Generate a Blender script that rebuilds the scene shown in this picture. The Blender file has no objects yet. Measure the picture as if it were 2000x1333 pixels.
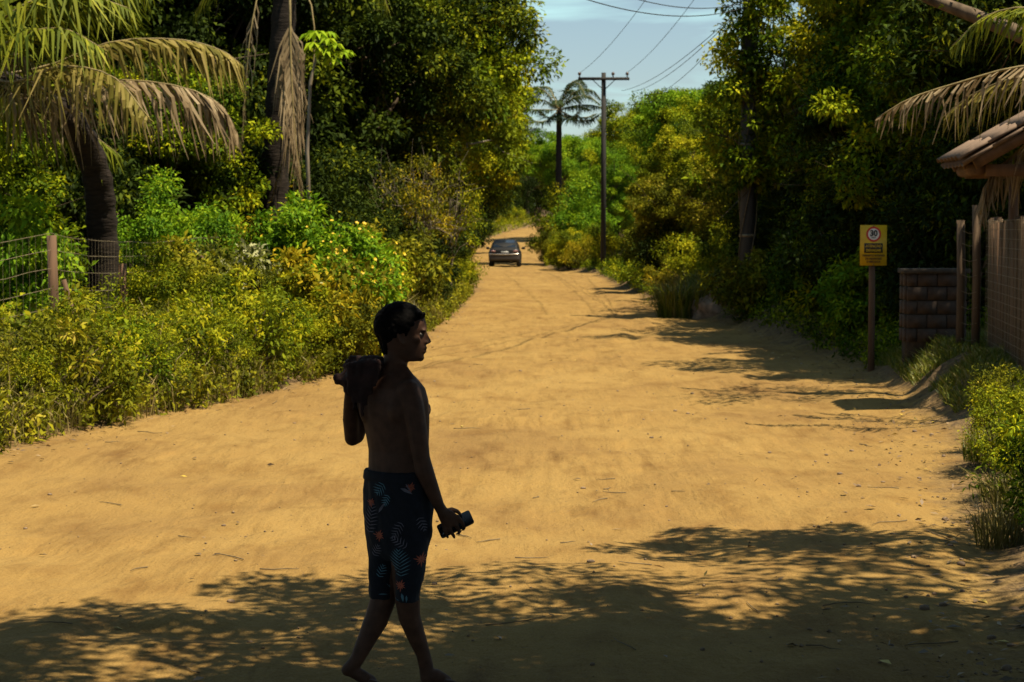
import bpy, math, random
import numpy as np
from mathutils import Vector, Matrix
from mathutils.bvhtree import BVHTree
from mathutils.noise import noise as mnoise

SC = bpy.context.scene
COL = SC.collection
rng = np.random.default_rng(11)
random.seed(5)

# ------------------------------------------------------------------ camera
CAM_H, LENS = 2.0, 70.0
FPX = 2000 * LENS / 36.0
PITCH = math.atan(218.5 / FPX)
cam_d = bpy.data.cameras.new('camera')
cam_d.lens = LENS
cam_d.sensor_width = 36.0
cam_d.clip_start = 0.1
cam_d.clip_end = 3000
cam_d.dof.use_dof = True
cam_d.dof.focus_distance = 9.4
cam_d.dof.aperture_fstop = 8.5
cam = bpy.data.objects.new('camera', cam_d)
COL.objects.link(cam)
cam.location = (0, 0, CAM_H)
cam.rotation_euler = (math.pi / 2 - PITCH, 0, 0)
SC.camera = cam

# ------------------------------------------------------------------ sky, sun, exposure
SUN_EL, SUN_AZ = 67.0, 112.0        # degrees; azimuth clockwise from +Y (the view direction)
world = bpy.data.worlds.new('World')
SC.world = world
world.use_nodes = True
wn, wl = world.node_tree.nodes, world.node_tree.links
wn.clear()
w_out = wn.new('ShaderNodeOutputWorld')
w_bg = wn.new('ShaderNodeBackground')
w_bg.inputs['Strength'].default_value = 0.05
sky = wn.new('ShaderNodeTexSky')
sky.sky_type = 'NISHITA'
sky.sun_disc = False
sky.sun_elevation = math.radians(SUN_EL)
sky.sun_rotation = math.radians(SUN_AZ)
sky.altitude = 300
sky.air_density = 1.0
sky.dust_density = 0.6
sky.ozone_density = 1.2
tc = wn.new('ShaderNodeTexCoord')
mp = wn.new('ShaderNodeMapping')
mp.inputs['Scale'].default_value = (3.0, 3.0, 26.0)
mp.inputs['Rotation'].default_value = (0.03, 0.05, 0.4)
nz = wn.new('ShaderNodeTexNoise')
nz.inputs['Scale'].default_value = 1.7
nz.inputs['Detail'].default_value = 7.0
nz.inputs['Roughness'].default_value = 0.55
nz.inputs['Distortion'].default_value = 0.6
cr = wn.new('ShaderNodeValToRGB')
cr.color_ramp.elements[0].position = 0.48
cr.color_ramp.elements[0].color = (0.10, 0.10, 0.10, 1)
cr.color_ramp.elements[1].position = 0.70
cr.color_ramp.elements[1].color = (0.7, 0.7, 0.7, 1)
mx = wn.new('ShaderNodeMix')
mx.data_type = 'RGBA'
wl.new(tc.outputs['Generated'], mp.inputs['Vector'])
wl.new(mp.outputs['Vector'], nz.inputs['Vector'])
wl.new(nz.outputs['Fac'], cr.inputs['Fac'])
wl.new(cr.outputs['Color'], mx.inputs['Factor'])
wl.new(sky.outputs['Color'], mx.inputs['A'])
mx.inputs['B'].default_value = (6.6, 10.6, 10.4, 1)     # thin cirrus
wl.new(mx.outputs['Result'], w_bg.inputs['Color'])
wl.new(w_bg.outputs['Background'], w_out.inputs['Surface'])

sd = bpy.data.lights.new('sun', 'SUN')
sd.energy = 5.0
sd.angle = math.radians(0.53)
sd.color = (1.0, 0.87, 0.61)
sun = bpy.data.objects.new('sun', sd)
COL.objects.link(sun)
_e, _a = math.radians(SUN_EL), math.radians(SUN_AZ)
SUNV = Vector((math.cos(_e) * math.sin(_a), math.cos(_e) * math.cos(_a), math.sin(_e)))
sun.rotation_euler = SUNV.to_track_quat('Z', 'Y').to_euler()
sun.location = (40, 0, 60)

vs = SC.view_settings
vs.view_transform = 'Standard'
vs.look = 'None'
vs.exposure = 1.0
vs.gamma = 1.0
vs.use_curve_mapping = False
SC.render.engine = 'CYCLES'
cy = SC.cycles
cy.max_bounces = 5
cy.diffuse_bounces = 1
cy.glossy_bounces = 2
cy.transmission_bounces = 3
cy.transparent_max_bounces = 4
cy.use_denoising = True

# ------------------------------------------------------------------ helpers
def ray(px, py):
    dx, dy = (px - 1000) / FPX, (666.5 - py) / FPX
    c, s = math.cos(PITCH), math.sin(PITCH)
    return dx, c + dy * s, -s + dy * c

def at(px, py, Y):
    dx, dy, dz = ray(px, py)
    t = Y / dy
    return Vector((dx * t, Y, CAM_H + dz * t))

_tab = np.random.default_rng(3).random((256, 256))
def vnoise(x, y):
    xi, yi = np.floor(x).astype(int), np.floor(y).astype(int)
    fx, fy = x - xi, y - yi
    fx, fy = fx * fx * (3 - 2 * fx), fy * fy * (3 - 2 * fy)
    t = lambda a, b: _tab[a & 255, b & 255]
    return ((t(xi, yi) * (1 - fx) + t(xi + 1, yi) * fx) * (1 - fy)
            + (t(xi, yi + 1) * (1 - fx) + t(xi + 1, yi + 1) * fx) * fy) * 2 - 1
def fbm(x, y, o=4):
    r, a = 0, 1.0
    for i in range(o):
        r = r + a * vnoise(x * 2 ** i + 17 * i, y * 2 ** i + 31 * i)
        a *= 0.5
    return r
def sstep(a, b, x):
    t = np.clip((x - a) / (b - a), 0, 1)
    return t * t * (3 - 2 * t)

def new_mesh(name, V, F, smooth=False, attrs=None):
    """V (n,3) array; F list of tuples or (m,k) int array"""
    me = bpy.data.meshes.new(name)
    V = np.asarray(V, dtype=np.float32).reshape(-1, 3)
    if isinstance(F, np.ndarray):
        m, k = F.shape
        me.vertices.add(len(V))
        me.vertices.foreach_set('co', V.ravel())
        me.loops.add(m * k)
        me.loops.foreach_set('vertex_index', F.astype(np.int32).ravel())
        me.polygons.add(m)
        me.polygons.foreach_set('loop_start', np.arange(0, m * k, k, dtype=np.int32))
        me.update(calc_edges=True)
    else:
        me.from_pydata([tuple(v) for v in V], [], F)
        me.update()
    if smooth:
        me.polygons.foreach_set('use_smooth', np.ones(len(me.polygons), dtype=bool))
    for an, (dom, vals) in (attrs or {}).items():
        a = me.attributes.new(an, 'FLOAT', dom)
        a.data.foreach_set('value', np.asarray(vals, dtype=np.float32))
    return me

def obj(name, me, mat=None, parent=None, loc=None, rot=None, scale=None):
    o = bpy.data.objects.new(name, me)
    COL.objects.link(o)
    if mat is not None and me is not None:
        if len(me.materials) == 0:
            me.materials.append(mat)
        elif me.materials[0] is not mat:
            o.material_slots[0].link = 'OBJECT'
            o.material_slots[0].material = mat
    if parent is not None:
        o.parent = parent
    if loc is not None: o.location = loc
    if rot is not None: o.rotation_euler = rot
    if scale is not None: o.scale = (scale,) * 3 if isinstance(scale, (int, float)) else scale
    return o

def tag(o, label=None, cat=None, group=None, kind=None):
    if label: o['label'] = label
    if cat: o['category'] = cat
    if group: o['group'] = group
    if kind: o['kind'] = kind
    return o

def thing(name, label, cat, loc=(0, 0, 0), rz=0, group=None, scale=None):
    return tag(obj(name, None, loc=loc, rot=(0, 0, rz), scale=scale), label, cat, group)

class MB:
    """collects shapes into one mesh"""
    _balls = {}
    def __init__(s): s.V, s.L, s.S, s.n = [], [], [], 0
    @property
    def v(s): return s.n
    def add(s, V, F):
        V = np.array([tuple(p) for p in V], dtype=np.float32)
        s.V.append(V)
        s.L.append(np.array([i for f in F for i in f], dtype=np.int32) + s.n)
        s.S.append(np.array([len(f) for f in F], dtype=np.int32))
        s.n += len(V)
        return s
    def box(s, c, d, M=None):
        P = [Vector(((i & 1) - .5, ((i >> 1) & 1) - .5, (i >> 2) - .5)) for i in range(8)]
        P = [Vector((p.x * d[0], p.y * d[1], p.z * d[2])) for p in P]
        if M is not None: P = [M @ p for p in P]
        P = [p + Vector(c) for p in P]
        return s.add(P, [(0, 2, 3, 1), (4, 5, 7, 6), (0, 1, 5, 4), (2, 6, 7, 3), (0, 4, 6, 2), (1, 3, 7, 5)])
    def tube(s, pts, radii, n=6, cap=True):
        pts = [Vector(p) for p in pts]
        if isinstance(radii, (int, float)): radii = [radii] * len(pts)
        V, F = [], []
        ref = Vector((0, 0, 1))
        for i, p in enumerate(pts):
            d = (pts[min(i + 1, len(pts) - 1)] - pts[max(i - 1, 0)]).normalized()
            if i == 0:
                ref = Vector((1, 0, 0)) if abs(d.x) < .8 else Vector((0, 1, 0))
            a = (ref - d * ref.dot(d)).normalized()
            ref = a
            b = d.cross(a)
            for k in range(n):
                t = 2 * math.pi * k / n
                V.append(p + (a * math.cos(t) + b * math.sin(t)) * radii[i])
        for i in range(len(pts) - 1):
            for k in range(n):
                F.append((i * n + k, i * n + (k + 1) % n, (i + 1) * n + (k + 1) % n, (i + 1) * n + k))
        if cap:
            F.append(tuple(range(n - 1, -1, -1)))
            F.append(tuple((len(pts) - 1) * n + k for k in range(n)))
        return s.add(V, F)
    def loft(s, rings, cap=True):
        n = len(rings[0])
        V = [p for r in rings for p in r]
        F = []
        for i in range(len(rings) - 1):
            for k in range(n):
                F.append((i * n + k, i * n + (k + 1) % n, (i + 1) * n + (k + 1) % n, (i + 1) * n + k))
        if cap:
            F.append(tuple(range(n - 1, -1, -1)))
            F.append(tuple((len(rings) - 1) * n + k for k in range(n)))
        return s.add(V, F)
    def ball(s, c, r, M=None, nu=12, nv=8):
        if isinstance(r, (int, float)): r = (r, r, r)
        if (nu, nv) not in MB._balls:
            V, F = [], []
            for j in range(1, nv):
                t = math.pi * j / nv
                for k in range(nu):
                    u = 2 * math.pi * k / nu
                    V.append((math.sin(t) * math.cos(u), math.sin(t) * math.sin(u), math.cos(t)))
            V += [(0, 0, 1), (0, 0, -1)]
            T, B = len(V) - 2, len(V) - 1
            for j in range(nv - 2):
                for k in range(nu):
                    F.append((j * nu + k, (j + 1) * nu + k, (j + 1) * nu + (k + 1) % nu, j * nu + (k + 1) % nu))
            for k in range(nu):
                F.append((T, k, (k + 1) % nu))
                F.append((B, (nv - 2) * nu + (k + 1) % nu, (nv - 2) * nu + k))
            MB._balls[(nu, nv)] = (np.array(V), np.array([i for f in F for i in f], dtype=np.int32), np.array([len(f) for f in F], dtype=np.int32))
        V, L, S = MB._balls[(nu, nv)]
        V = V * np.array(r)
        if M is not None: V = V @ np.array(M.to_3x3()).T
        s.V.append((V + np.array(tuple(c))).astype(np.float32)); s.L.append(L + s.n); s.S.append(S); s.n += len(V)
        return s
    def chain(s, pts, radii, step=.35):
        """overlapping balls along a path, to be fused by remeshing"""
        for i in range(len(pts) - 1):
            a, b = Vector(pts[i]), Vector(pts[i + 1])
            ra, rb = radii[i], radii[i + 1]
            n = max(1, int((b - a).length / (min(ra, rb) * step)))
            for k in range(n + 1):
                t = k / n
                s.ball(a.lerp(b, t), ra + (rb - ra) * t)
        return s
    def mesh(s, name, smooth=False):
        me = bpy.data.meshes.new(name)
        V, L, S = np.concatenate(s.V), np.concatenate(s.L), np.concatenate(s.S)
        me.vertices.add(len(V)); me.vertices.foreach_set('co', V.ravel())
        me.loops.add(len(L)); me.loops.foreach_set('vertex_index', L)
        me.polygons.add(len(S)); me.polygons.foreach_set('loop_start', np.concatenate([[0], np.cumsum(S)[:-1]]).astype(np.int32))
        me.update(calc_edges=True)
        if smooth: me.polygons.foreach_set('use_smooth', np.ones(len(S), dtype=bool))
        return me
    def build(s, name, mat, parent=None, smooth=False, **k): return obj(name, s.mesh(name, smooth), mat, parent, **k)

def fuse(mb, name, voxel, smooth_it=4, fac=.5):
    """voxel-remesh the overlapping shapes into one continuous surface"""
    o = bpy.data.objects.new('fuse', mb.mesh('fuse'))
    COL.objects.link(o)
    m = o.modifiers.new('r', 'REMESH'); m.mode = 'VOXEL'; m.voxel_size = voxel; m.use_smooth_shade = True
    if smooth_it:
        k = o.modifiers.new('s', 'SMOOTH'); k.factor = fac; k.iterations = smooth_it
    dg = bpy.context.evaluated_depsgraph_get()
    me = bpy.data.meshes.new_from_object(o.evaluated_get(dg))
    me.name = name
    old = o.data
    bpy.data.objects.remove(o); bpy.data.meshes.remove(old)
    me.polygons.foreach_set('use_smooth', np.ones(len(me.polygons), dtype=bool))
    return me

# ------------------------------------------------------------------ materials
def mat(name):
    m = bpy.data.materials.new(name)
    m.use_nodes = True
    nt = m.node_tree
    return m, nt, nt.nodes['Principled BSDF'], nt.nodes['Material Output']

def simple(name, col, rough=.6, metal=0.0, var=.15, scale=8.0, bump=0.0, spec=.4, coat=0.0, stretch=(1, 1, 1)):
    m, nt, b, _ = mat(name)
    t = nt.nodes.new('ShaderNodeTexCoord'); mpn = nt.nodes.new('ShaderNodeMapping')
    mpn.inputs['Scale'].default_value = stretch
    n = nt.nodes.new('ShaderNodeTexNoise'); n.inputs['Scale'].default_value = scale; n.inputs['Detail'].default_value = 5
    r = nt.nodes.new('ShaderNodeValToRGB')
    r.color_ramp.elements[0].position, r.color_ramp.elements[1].position = .3, .7
    r.color_ramp.elements[0].color = tuple(c * (1 - var) for c in col) + (1,)
    r.color_ramp.elements[1].color = tuple(min(1, c * (1 + var)) for c in col) + (1,)
    nt.links.new(t.outputs['Object'], mpn.inputs['Vector']); nt.links.new(mpn.outputs['Vector'], n.inputs['Vector'])
    nt.links.new(n.outputs['Fac'], r.inputs['Fac']); nt.links.new(r.outputs['Color'], b.inputs['Base Color'])
    b.inputs['Roughness'].default_value = rough; b.inputs['Metallic'].default_value = metal
    b.inputs['Specular IOR Level'].default_value = spec
    b.inputs['Coat Weight'].default_value = coat
    if bump:
        bp = nt.nodes.new('ShaderNodeBump'); bp.inputs['Strength'].default_value = bump; bp.inputs['Distance'].default_value = .02
        nt.links.new(n.outputs['Fac'], bp.inputs['Height']); nt.links.new(bp.outputs['Normal'], b.inputs['Normal'])
    return m

def leafmat(name, cols, trans=.3, rough=.5, spec=.35):
    """cols: list of (pos, rgb) over the per-leaf tint"""
    m, nt, b, out = mat(name)
    a = nt.nodes.new('ShaderNodeAttribute'); a.attribute_name = 'tint'
    r = nt.nodes.new('ShaderNodeValToRGB')
    el = r.color_ramp.elements
    while len(el) < len(cols): el.new(.5)
    for e, (p, c) in zip(el, cols):
        e.position = p; e.color = tuple(c) + (1,)
    nt.links.new(a.outputs['Fac'], r.inputs['Fac'])
    nt.links.new(r.outputs['Color'], b.inputs['Base Color'])
    b.inputs['Roughness'].default_value = rough; b.inputs['Specular IOR Level'].default_value = spec
    tr = nt.nodes.new('ShaderNodeBsdfTranslucent'); mixn = nt.nodes.new('ShaderNodeMixShader')
    nt.links.new(r.outputs['Color'], tr.inputs['Color'])
    mixn.inputs['Fac'].default_value = trans
    nt.links.new(b.outputs['BSDF'], mixn.inputs[1]); nt.links.new(tr.outputs['BSDF'], mixn.inputs[2])
    nt.links.new(mixn.outputs['Shader'], out.inputs['Surface'])
    return m
# ------------------------------------------------------------------ ground and road
_LY = np.array([-80, 0, 9, 17.6, 20.1, 22.1, 26.2, 34, 43.9, 51, 69, 108, 135, 150, 165, 180, 200, 230, 320, 900])
_LX = np.array([-6, -5.6, -5.2, -4.55, -4.1, -3.45, -2.5, -1.75, -1.36, -1.3, -1.1, -2.1, -2.9, -2.2, -.3, 1.9, 6, 14, 44, 240.])
_RY = np.array([-80, 0, 9, 11.1, 14.1, 18, 22.7, 28.6, 36.7, 48, 63.8, 89, 104, 135, 150, 165, 180, 200, 230, 320, 900])
_RX = np.array([3.2, 2.4, 2.35, 2.56, 3.1, 3.95, 4.45, 4.8, 4.6, 4.1, 3.6, 3.6, 1.55, 2.0, 3.4, 5.5, 8.5, 13, 21, 52, 250.])
def xl(y): return np.interp(y, _LY, _LX)
def xr(y): return np.interp(y, _RY, _RX)
def road_d(x, y):
    """signed distance into the road (positive inside)"""
    w = fbm(x * .9, y * .55, 3) * .16 + fbm(x * 4.1, y * 3.3, 2) * .05
    return np.minimum(x - xl(y), xr(y) - x) + w
def gh(x, y):
    x, y = np.asarray(x, float), np.asarray(y, float)
    d = road_d(x, y)
    rise = 2.4 * sstep(108, 195, y) + 2.5 * sstep(195, 330, y)
    out = sstep(0.05, -1.0, d)
    right = x > (xl(y) + xr(y)) / 2
    bankR = .16 + .34 * sstep(18, 23, y) * (1 - sstep(40, 48, y)) + .12 * sstep(45, 60, y)
    bankL = .16 + .10 * sstep(20, 40, y)
    z = out * np.where(right, bankR, bankL) + sstep(-1, -6, d) * .25
    z = z + out * (fbm(x * .7, y * .7, 4) * .10 + fbm(x * 3.5, y * 3.5, 2) * .035)
    # sand: long soft swells, wheel ruts, small ripples
    ins = sstep(-.1, .5, d)
    s = (x - xl(y)) / np.maximum(xr(y) - xl(y), .5)
    wob = .05 * vnoise(y * .18, y * 0 + 3.3)
    rut = 0
    W = xr(y) - xl(y)
    for i, c in enumerate((.26, .48, .74)):
        am = np.clip(.25 + .9 * vnoise(x * .0 + y * .21 + 9 * i, y * 0 + 5.5 + i), 0, 1)
        u = (s - c - wob * 1.6 - .03 * vnoise(y * .5, y * 0 + 7.7 + i)) * W
        rut = rut + am * (-.026 * np.exp(-(u / .22) ** 2) + .016 * np.exp(-((np.abs(u) - .42) / .16) ** 2))
    # one curved track sweeping in from the left
    cx = np.interp(y, [8, 13, 15.5, 17.5, 20, 24, 30, 38], [-9, -4.6, -3.2, -2.4, -1.5, -.4, 1.2, 2.6]) + .12 * vnoise(y * .6, y * 0 + 2.2)
    am = np.clip(.45 + .7 * vnoise(y * .45, y * 0 + 8.8), .05, 1)
    rut = rut + am * (-.042 * np.exp(-((x - cx) / .17) ** 2) + .024 * np.exp(-((np.abs(x - cx) - .30) / .14) ** 2))
    z = z + ins * (fbm(x * .35, y * .28, 3) * .045 + fbm(x * 1.7, y * 1.3, 3) * .022 + fbm(x * 7, y * 5, 3) * .006 + rut)
    for x0_, y0_, rx_, ry_, dp in ((-.2, 20.3, 1.1, .5, .035), (-3.9, 13.4, .8, .5, .03), (2.6, 9.6, .9, .25, .04), (-1.7, 9.7, .5, .18, .035), (1.2, 15.5, 1.0, .4, .025), (2.2, 23, 1.2, .7, .03), (-2.2, 16.4, .7, .4, .03)):
        z = z - ins * dp * np.exp(-(((x - x0_) / rx_) ** 2 + ((y - y0_) / ry_) ** 2)) * (1 + .5 * vnoise(x * 5, y * 5))
    z = z - ins * .05 * np.exp(-(((x + 3.4) / .8) ** 2 + ((y - 10.3) / .22) ** 2))        # pot-hole
    z = z * (1 - sstep(1.6, .7, np.sqrt(((x + .45) / 1.0) ** 2 + ((y - 8.72) / .8) ** 2))) - .006 * sstep(1.6, .7, np.sqrt(((x + .45) / 1.0) ** 2 + ((y - 8.72) / .8) ** 2))      # trodden flat under the feet
    return z + rise
def gz(x, y): return float(gh(np.array([x]), np.array([y]))[0])

def axis(parts):
    a = []
    for lo, hi, st in parts:
        a += list(np.arange(lo, hi, st))
    return np.array(a + [parts[-1][1]])
gx = axis([(-700, -60, 40), (-60, -14, 2.5), (-14, -6, .35), (-6, 6.5, .075), (6.5, 14, .35), (14, 60, 2.5), (60, 700, 40)])
ys, yv = [], 7.0
while yv < 330:
    ys.append(yv); yv += max(.045, yv * .0052)
gy = np.array(list(np.arange(-120, 4, 4.)) + [4, 5, 6, 6.5] + ys + list(np.arange(345, 1500, 60.)))
GX, GY = np.meshgrid(gx, gy)
GZ = gh(GX, GY)
GD = road_d(GX, GY)
nxg, nyg = len(gx), len(gy)
idx = np.arange(nxg * nyg).reshape(nyg, nxg)
quads = np.stack([idx[:-1, :-1], idx[:-1, 1:], idx[1:, 1:], idx[1:, :-1]], -1).reshape(-1, 4)
Vg = np.stack([GX, GY, GZ], -1).reshape(-1, 3)
dg_ = GD.ravel()
is_road = dg_[quads].mean(1) > -.35

def sand_material():
    m, nt, b, out = mat('sand_and_litter')
    N, L = nt.nodes.new, nt.links.new
    geo = N('ShaderNodeNewGeometry')
    at_ = N('ShaderNodeAttribute'); at_.attribute_name = 'road'
    def noise(scale, detail=5, stretch=None, rough=.5, dist=0):
        n = N('ShaderNodeTexNoise'); n.inputs['Scale'].default_value = scale; n.inputs['Detail'].default_value = detail
        n.inputs['Roughness'].default_value = rough; n.inputs['Distortion'].default_value = dist
        if stretch:
            mm = N('ShaderNodeMapping'); mm.inputs['Scale'].default_value = stretch
            L(geo.outputs['Position'], mm.inputs['Vector']); L(mm.outputs['Vector'], n.inputs['Vector'])
        else:
            L(geo.outputs['Position'], n.inputs['Vector'])
        return n
    def ramp(src, stops):
        r = N('ShaderNodeValToRGB'); el = r.color_ramp.elements
        while len(el) < len(stops): el.new(.5)
        for e, (p, c) in zip(el, stops): e.position = p; e.color = tuple(c) + (1,)
        L(src, r.inputs['Fac']); return r
    def mix(f, a, bb, mode='MIX'):
        x = N('ShaderNodeMix'); x.data_type = 'RGBA'; x.blend_type = mode
        if isinstance(f, float): x.inputs['Factor'].default_value = f
        else: L(f, x.inputs['Factor'])
        L(a, x.inputs['A']); L(bb, x.inputs['B']); return x.outputs['Result']
    n1 = noise(.5, 6, (1, .6, 1), .6, .4)
    sand = ramp(n1.outputs['Fac'], [(.28, (.170, .100, .034)), (.5, (.222, .138, .044)), (.75, (.258, .168, .056))])
    n2 = noise(2.2, 6, (1, .45, 1), .65)
    s2 = ramp(n2.outputs['Fac'], [(.30, (.66, .58, .52)), (.50, (1, 1, 1)), (.8, (1.08, 1.05, 1.0))])
    c = mix(.8, sand.outputs['Color'], s2.outputs['Color'], 'MULTIPLY')
    # raked streaks left by tyres, along the road
    ns = noise(9, 5, (1, .09, 1), .6, .3)
    st_ = ramp(ns.outputs['Fac'], [(.34, (.80, .76, .72)), (.5, (1, 1, 1)), (.68, (1.1, 1.08, 1.05))])
    nm = noise(.45, 3)
    smk = ramp(nm.outputs['Fac'], [(.42, (0, 0, 0)), (.6, (1, 1, 1))])
    c2 = mix(1.0, c, st_.outputs['Color'], 'MULTIPLY')
    c = mix(smk.outputs['Color'], c, c2)
    n3 = noise(90, 4)
    s3 = ramp(n3.outputs['Fac'], [(.30, (.72, .66, .62)), (.5, (1, 1, 1)), (.72, (1.1, 1.1, 1.1))])
    c = mix(.8, c, s3.outputs['Color'], 'MULTIPLY')
    v = N('ShaderNodeTexVoronoi'); v.inputs['Scale'].default_value = 17; L(geo.outputs['Position'], v.inputs['Vector'])
    n4 = noise(1.1, 3)
    spk = N('ShaderNodeMath'); spk.operation = 'LESS_THAN'; L(v.outputs['Distance'], spk.inputs[0]); 
    thr = N('ShaderNodeMapRange'); thr.inputs['From Min'].default_value = .45; thr.inputs['From Max'].default_value = .75
    thr.inputs['To Min'].default_value = 0.0; thr.inputs['To Max'].default_value = .17
    L(n4.outputs['Fac'], thr.inputs['Value']); L(thr.outputs['Result'], spk.inputs[1])
    dark = N('ShaderNodeRGB'); dark.outputs[0].default_value = (.13, .085, .05, 1)
    c = mix(spk.outputs['Value'], c, dark.outputs[0])
    n5 = noise(14, 8, None, .7)
    lit = ramp(n5.outputs['Fac'], [(.25, (.03, .020, .012)), (.45, (.085, .055, .03)), (.6, (.15, .10, .052)), (.75, (.20, .145, .08))])
    n6 = noise(3.5, 6, None, .7)
    ad = N('ShaderNodeMath'); ad.operation = 'MULTIPLY_ADD'; ad.inputs[1].default_value = 1.1; ad.inputs[2].default_value = -.5
    L(n6.outputs['Fac'], ad.inputs[0])
    sm = N('ShaderNodeMath'); L(at_.outputs['Fac'], sm.inputs[0]); L(ad.outputs['Value'], sm.inputs[1])
    mr = N('ShaderNodeMapRange'); mr.inputs['From Min'].default_value = -.32; mr.inputs['From Max'].default_value = .12
    L(sm.outputs['Value'], mr.inputs['Value'])
    c = mix(mr.outputs['Result'], lit.outputs['Color'], c)
    L(c, b.inputs['Base Color'])
    b.inputs['Roughness'].default_value = .95; b.inputs['Specular IOR Level'].default_value = .15
    # fine relief: grain, ripples, footprints
    n7 = noise(24, 5, (1, .8, 1), .6); n8 = noise(5, 5, (1, .6, 1), .55, .5)
    a1 = N('ShaderNodeMath'); a1.operation = 'MULTIPLY_ADD'; a1.inputs[1].default_value = .35
    L(n7.outputs['Fac'], a1.inputs[0]); L(n8.outputs['Fac'], a1.inputs[2])
    a2 = N('ShaderNodeMath'); a2.operation = 'MULTIPLY_ADD'; a2.inputs[1].default_value = .5
    L(ns.outputs['Fac'], a2.inputs[0]); L(a1.outputs['Value'], a2.inputs[2])
    bp = N('ShaderNodeBump'); bp.inputs['Strength'].default_value = .75; bp.inputs['Distance'].default_value = .06
    L(a2.outputs['Value'], bp.inputs['Height']); L(bp.outputs['Normal'], b.inputs['Normal'])
    return m
M_SAND = sand_material()
def submesh(name, sel):
    q = quads[sel]; used, inv = np.unique(q.ravel(), return_inverse=True)
    return new_mesh(name, Vg[used], inv.reshape(-1, 4), True, {'road': ('POINT', np.clip(dg_[used], -3, 3))})
tag(obj('road', submesh('road', is_road), M_SAND), 'wide pale sandy dirt road with wheel ruts running to the trees', kind='structure')
tag(obj('ground', submesh('ground', ~is_road), M_SAND), 'bare soil and leaf litter on the verges', kind='structure')
# ------------------------------------------------------------------ the person
YP = 8.72
def pp(px, py, w=0.0): return at(px, py, YP + w)
TH = math.radians(50)
FWD = Vector((math.cos(TH), math.sin(TH), 0)); LAT = Vector((-math.sin(TH), math.cos(TH), 0))

m_skin = simple('skin', (.085, .040, .026), .6, var=.25, scale=22, spec=.2)
m_hair = simple('hair', (.004, .0035, .004), .85, var=.3, scale=60, bump=.3, spec=.08)
m_shorts = simple('shorts_cloth', (.007, .009, .017), .9, var=.2, scale=40, bump=.15)
m_shirt = simple('shirt_cloth', (.034, .015, .014), .95, var=.35, scale=18, bump=.3)
m_eye = simple('eye', (.16, .13, .11), .2, var=.02)
m_pblue = simple('print_blue', (.085, .19, .26), .85, var=.25, scale=30)
m_ppink = simple('print_mauve', (.13, .12, .16), .85, var=.25, scale=30)
m_porange = simple('print_orange', (.36, .09, .05), .85, var=.25, scale=30)
m_phone = simple('phone_shell', (.012, .012, .016), .25, var=.1, spec=.5)
m_lens = simple('phone_lens', (.02, .02, .03), .08, var=.05, spec=.8)

def ering(c, a, b, n=28, p=2.3, yaw=TH, sq=0.0):
    """ring: a half width across the body, b half depth front-back"""
    f = Vector((math.cos(yaw), math.sin(yaw), 0)); l = Vector((-math.sin(yaw), math.cos(yaw), 0))
    R = []
    for k in range(n):
        t = 2 * math.pi * k / n
        ct, st = math.cos(t), math.sin(t)
        x = math.copysign(abs(ct) ** (2 / p), ct); y = math.copysign(abs(st) ** (2 / p), st)
        R.append(Vector(c) + f * (b * x) + l * (a * y * (1 - sq * x)))
    return R

def ruffle(me, fn):
    n = len(me.vertices)
    C = np.empty(n * 3, np.float32); N = np.empty(n * 3, np.float32)
    me.vertices.foreach_get('co', C); me.vertex_normals.foreach_get('vector', N)
    C, N = C.reshape(-1, 3), N.reshape(-1, 3)
    k = np.array([fn(Vector(c)) for c in C], np.float32)
    me.vertices.foreach_set('co', (C + N * k[:, None]).ravel()); me.update()

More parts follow.
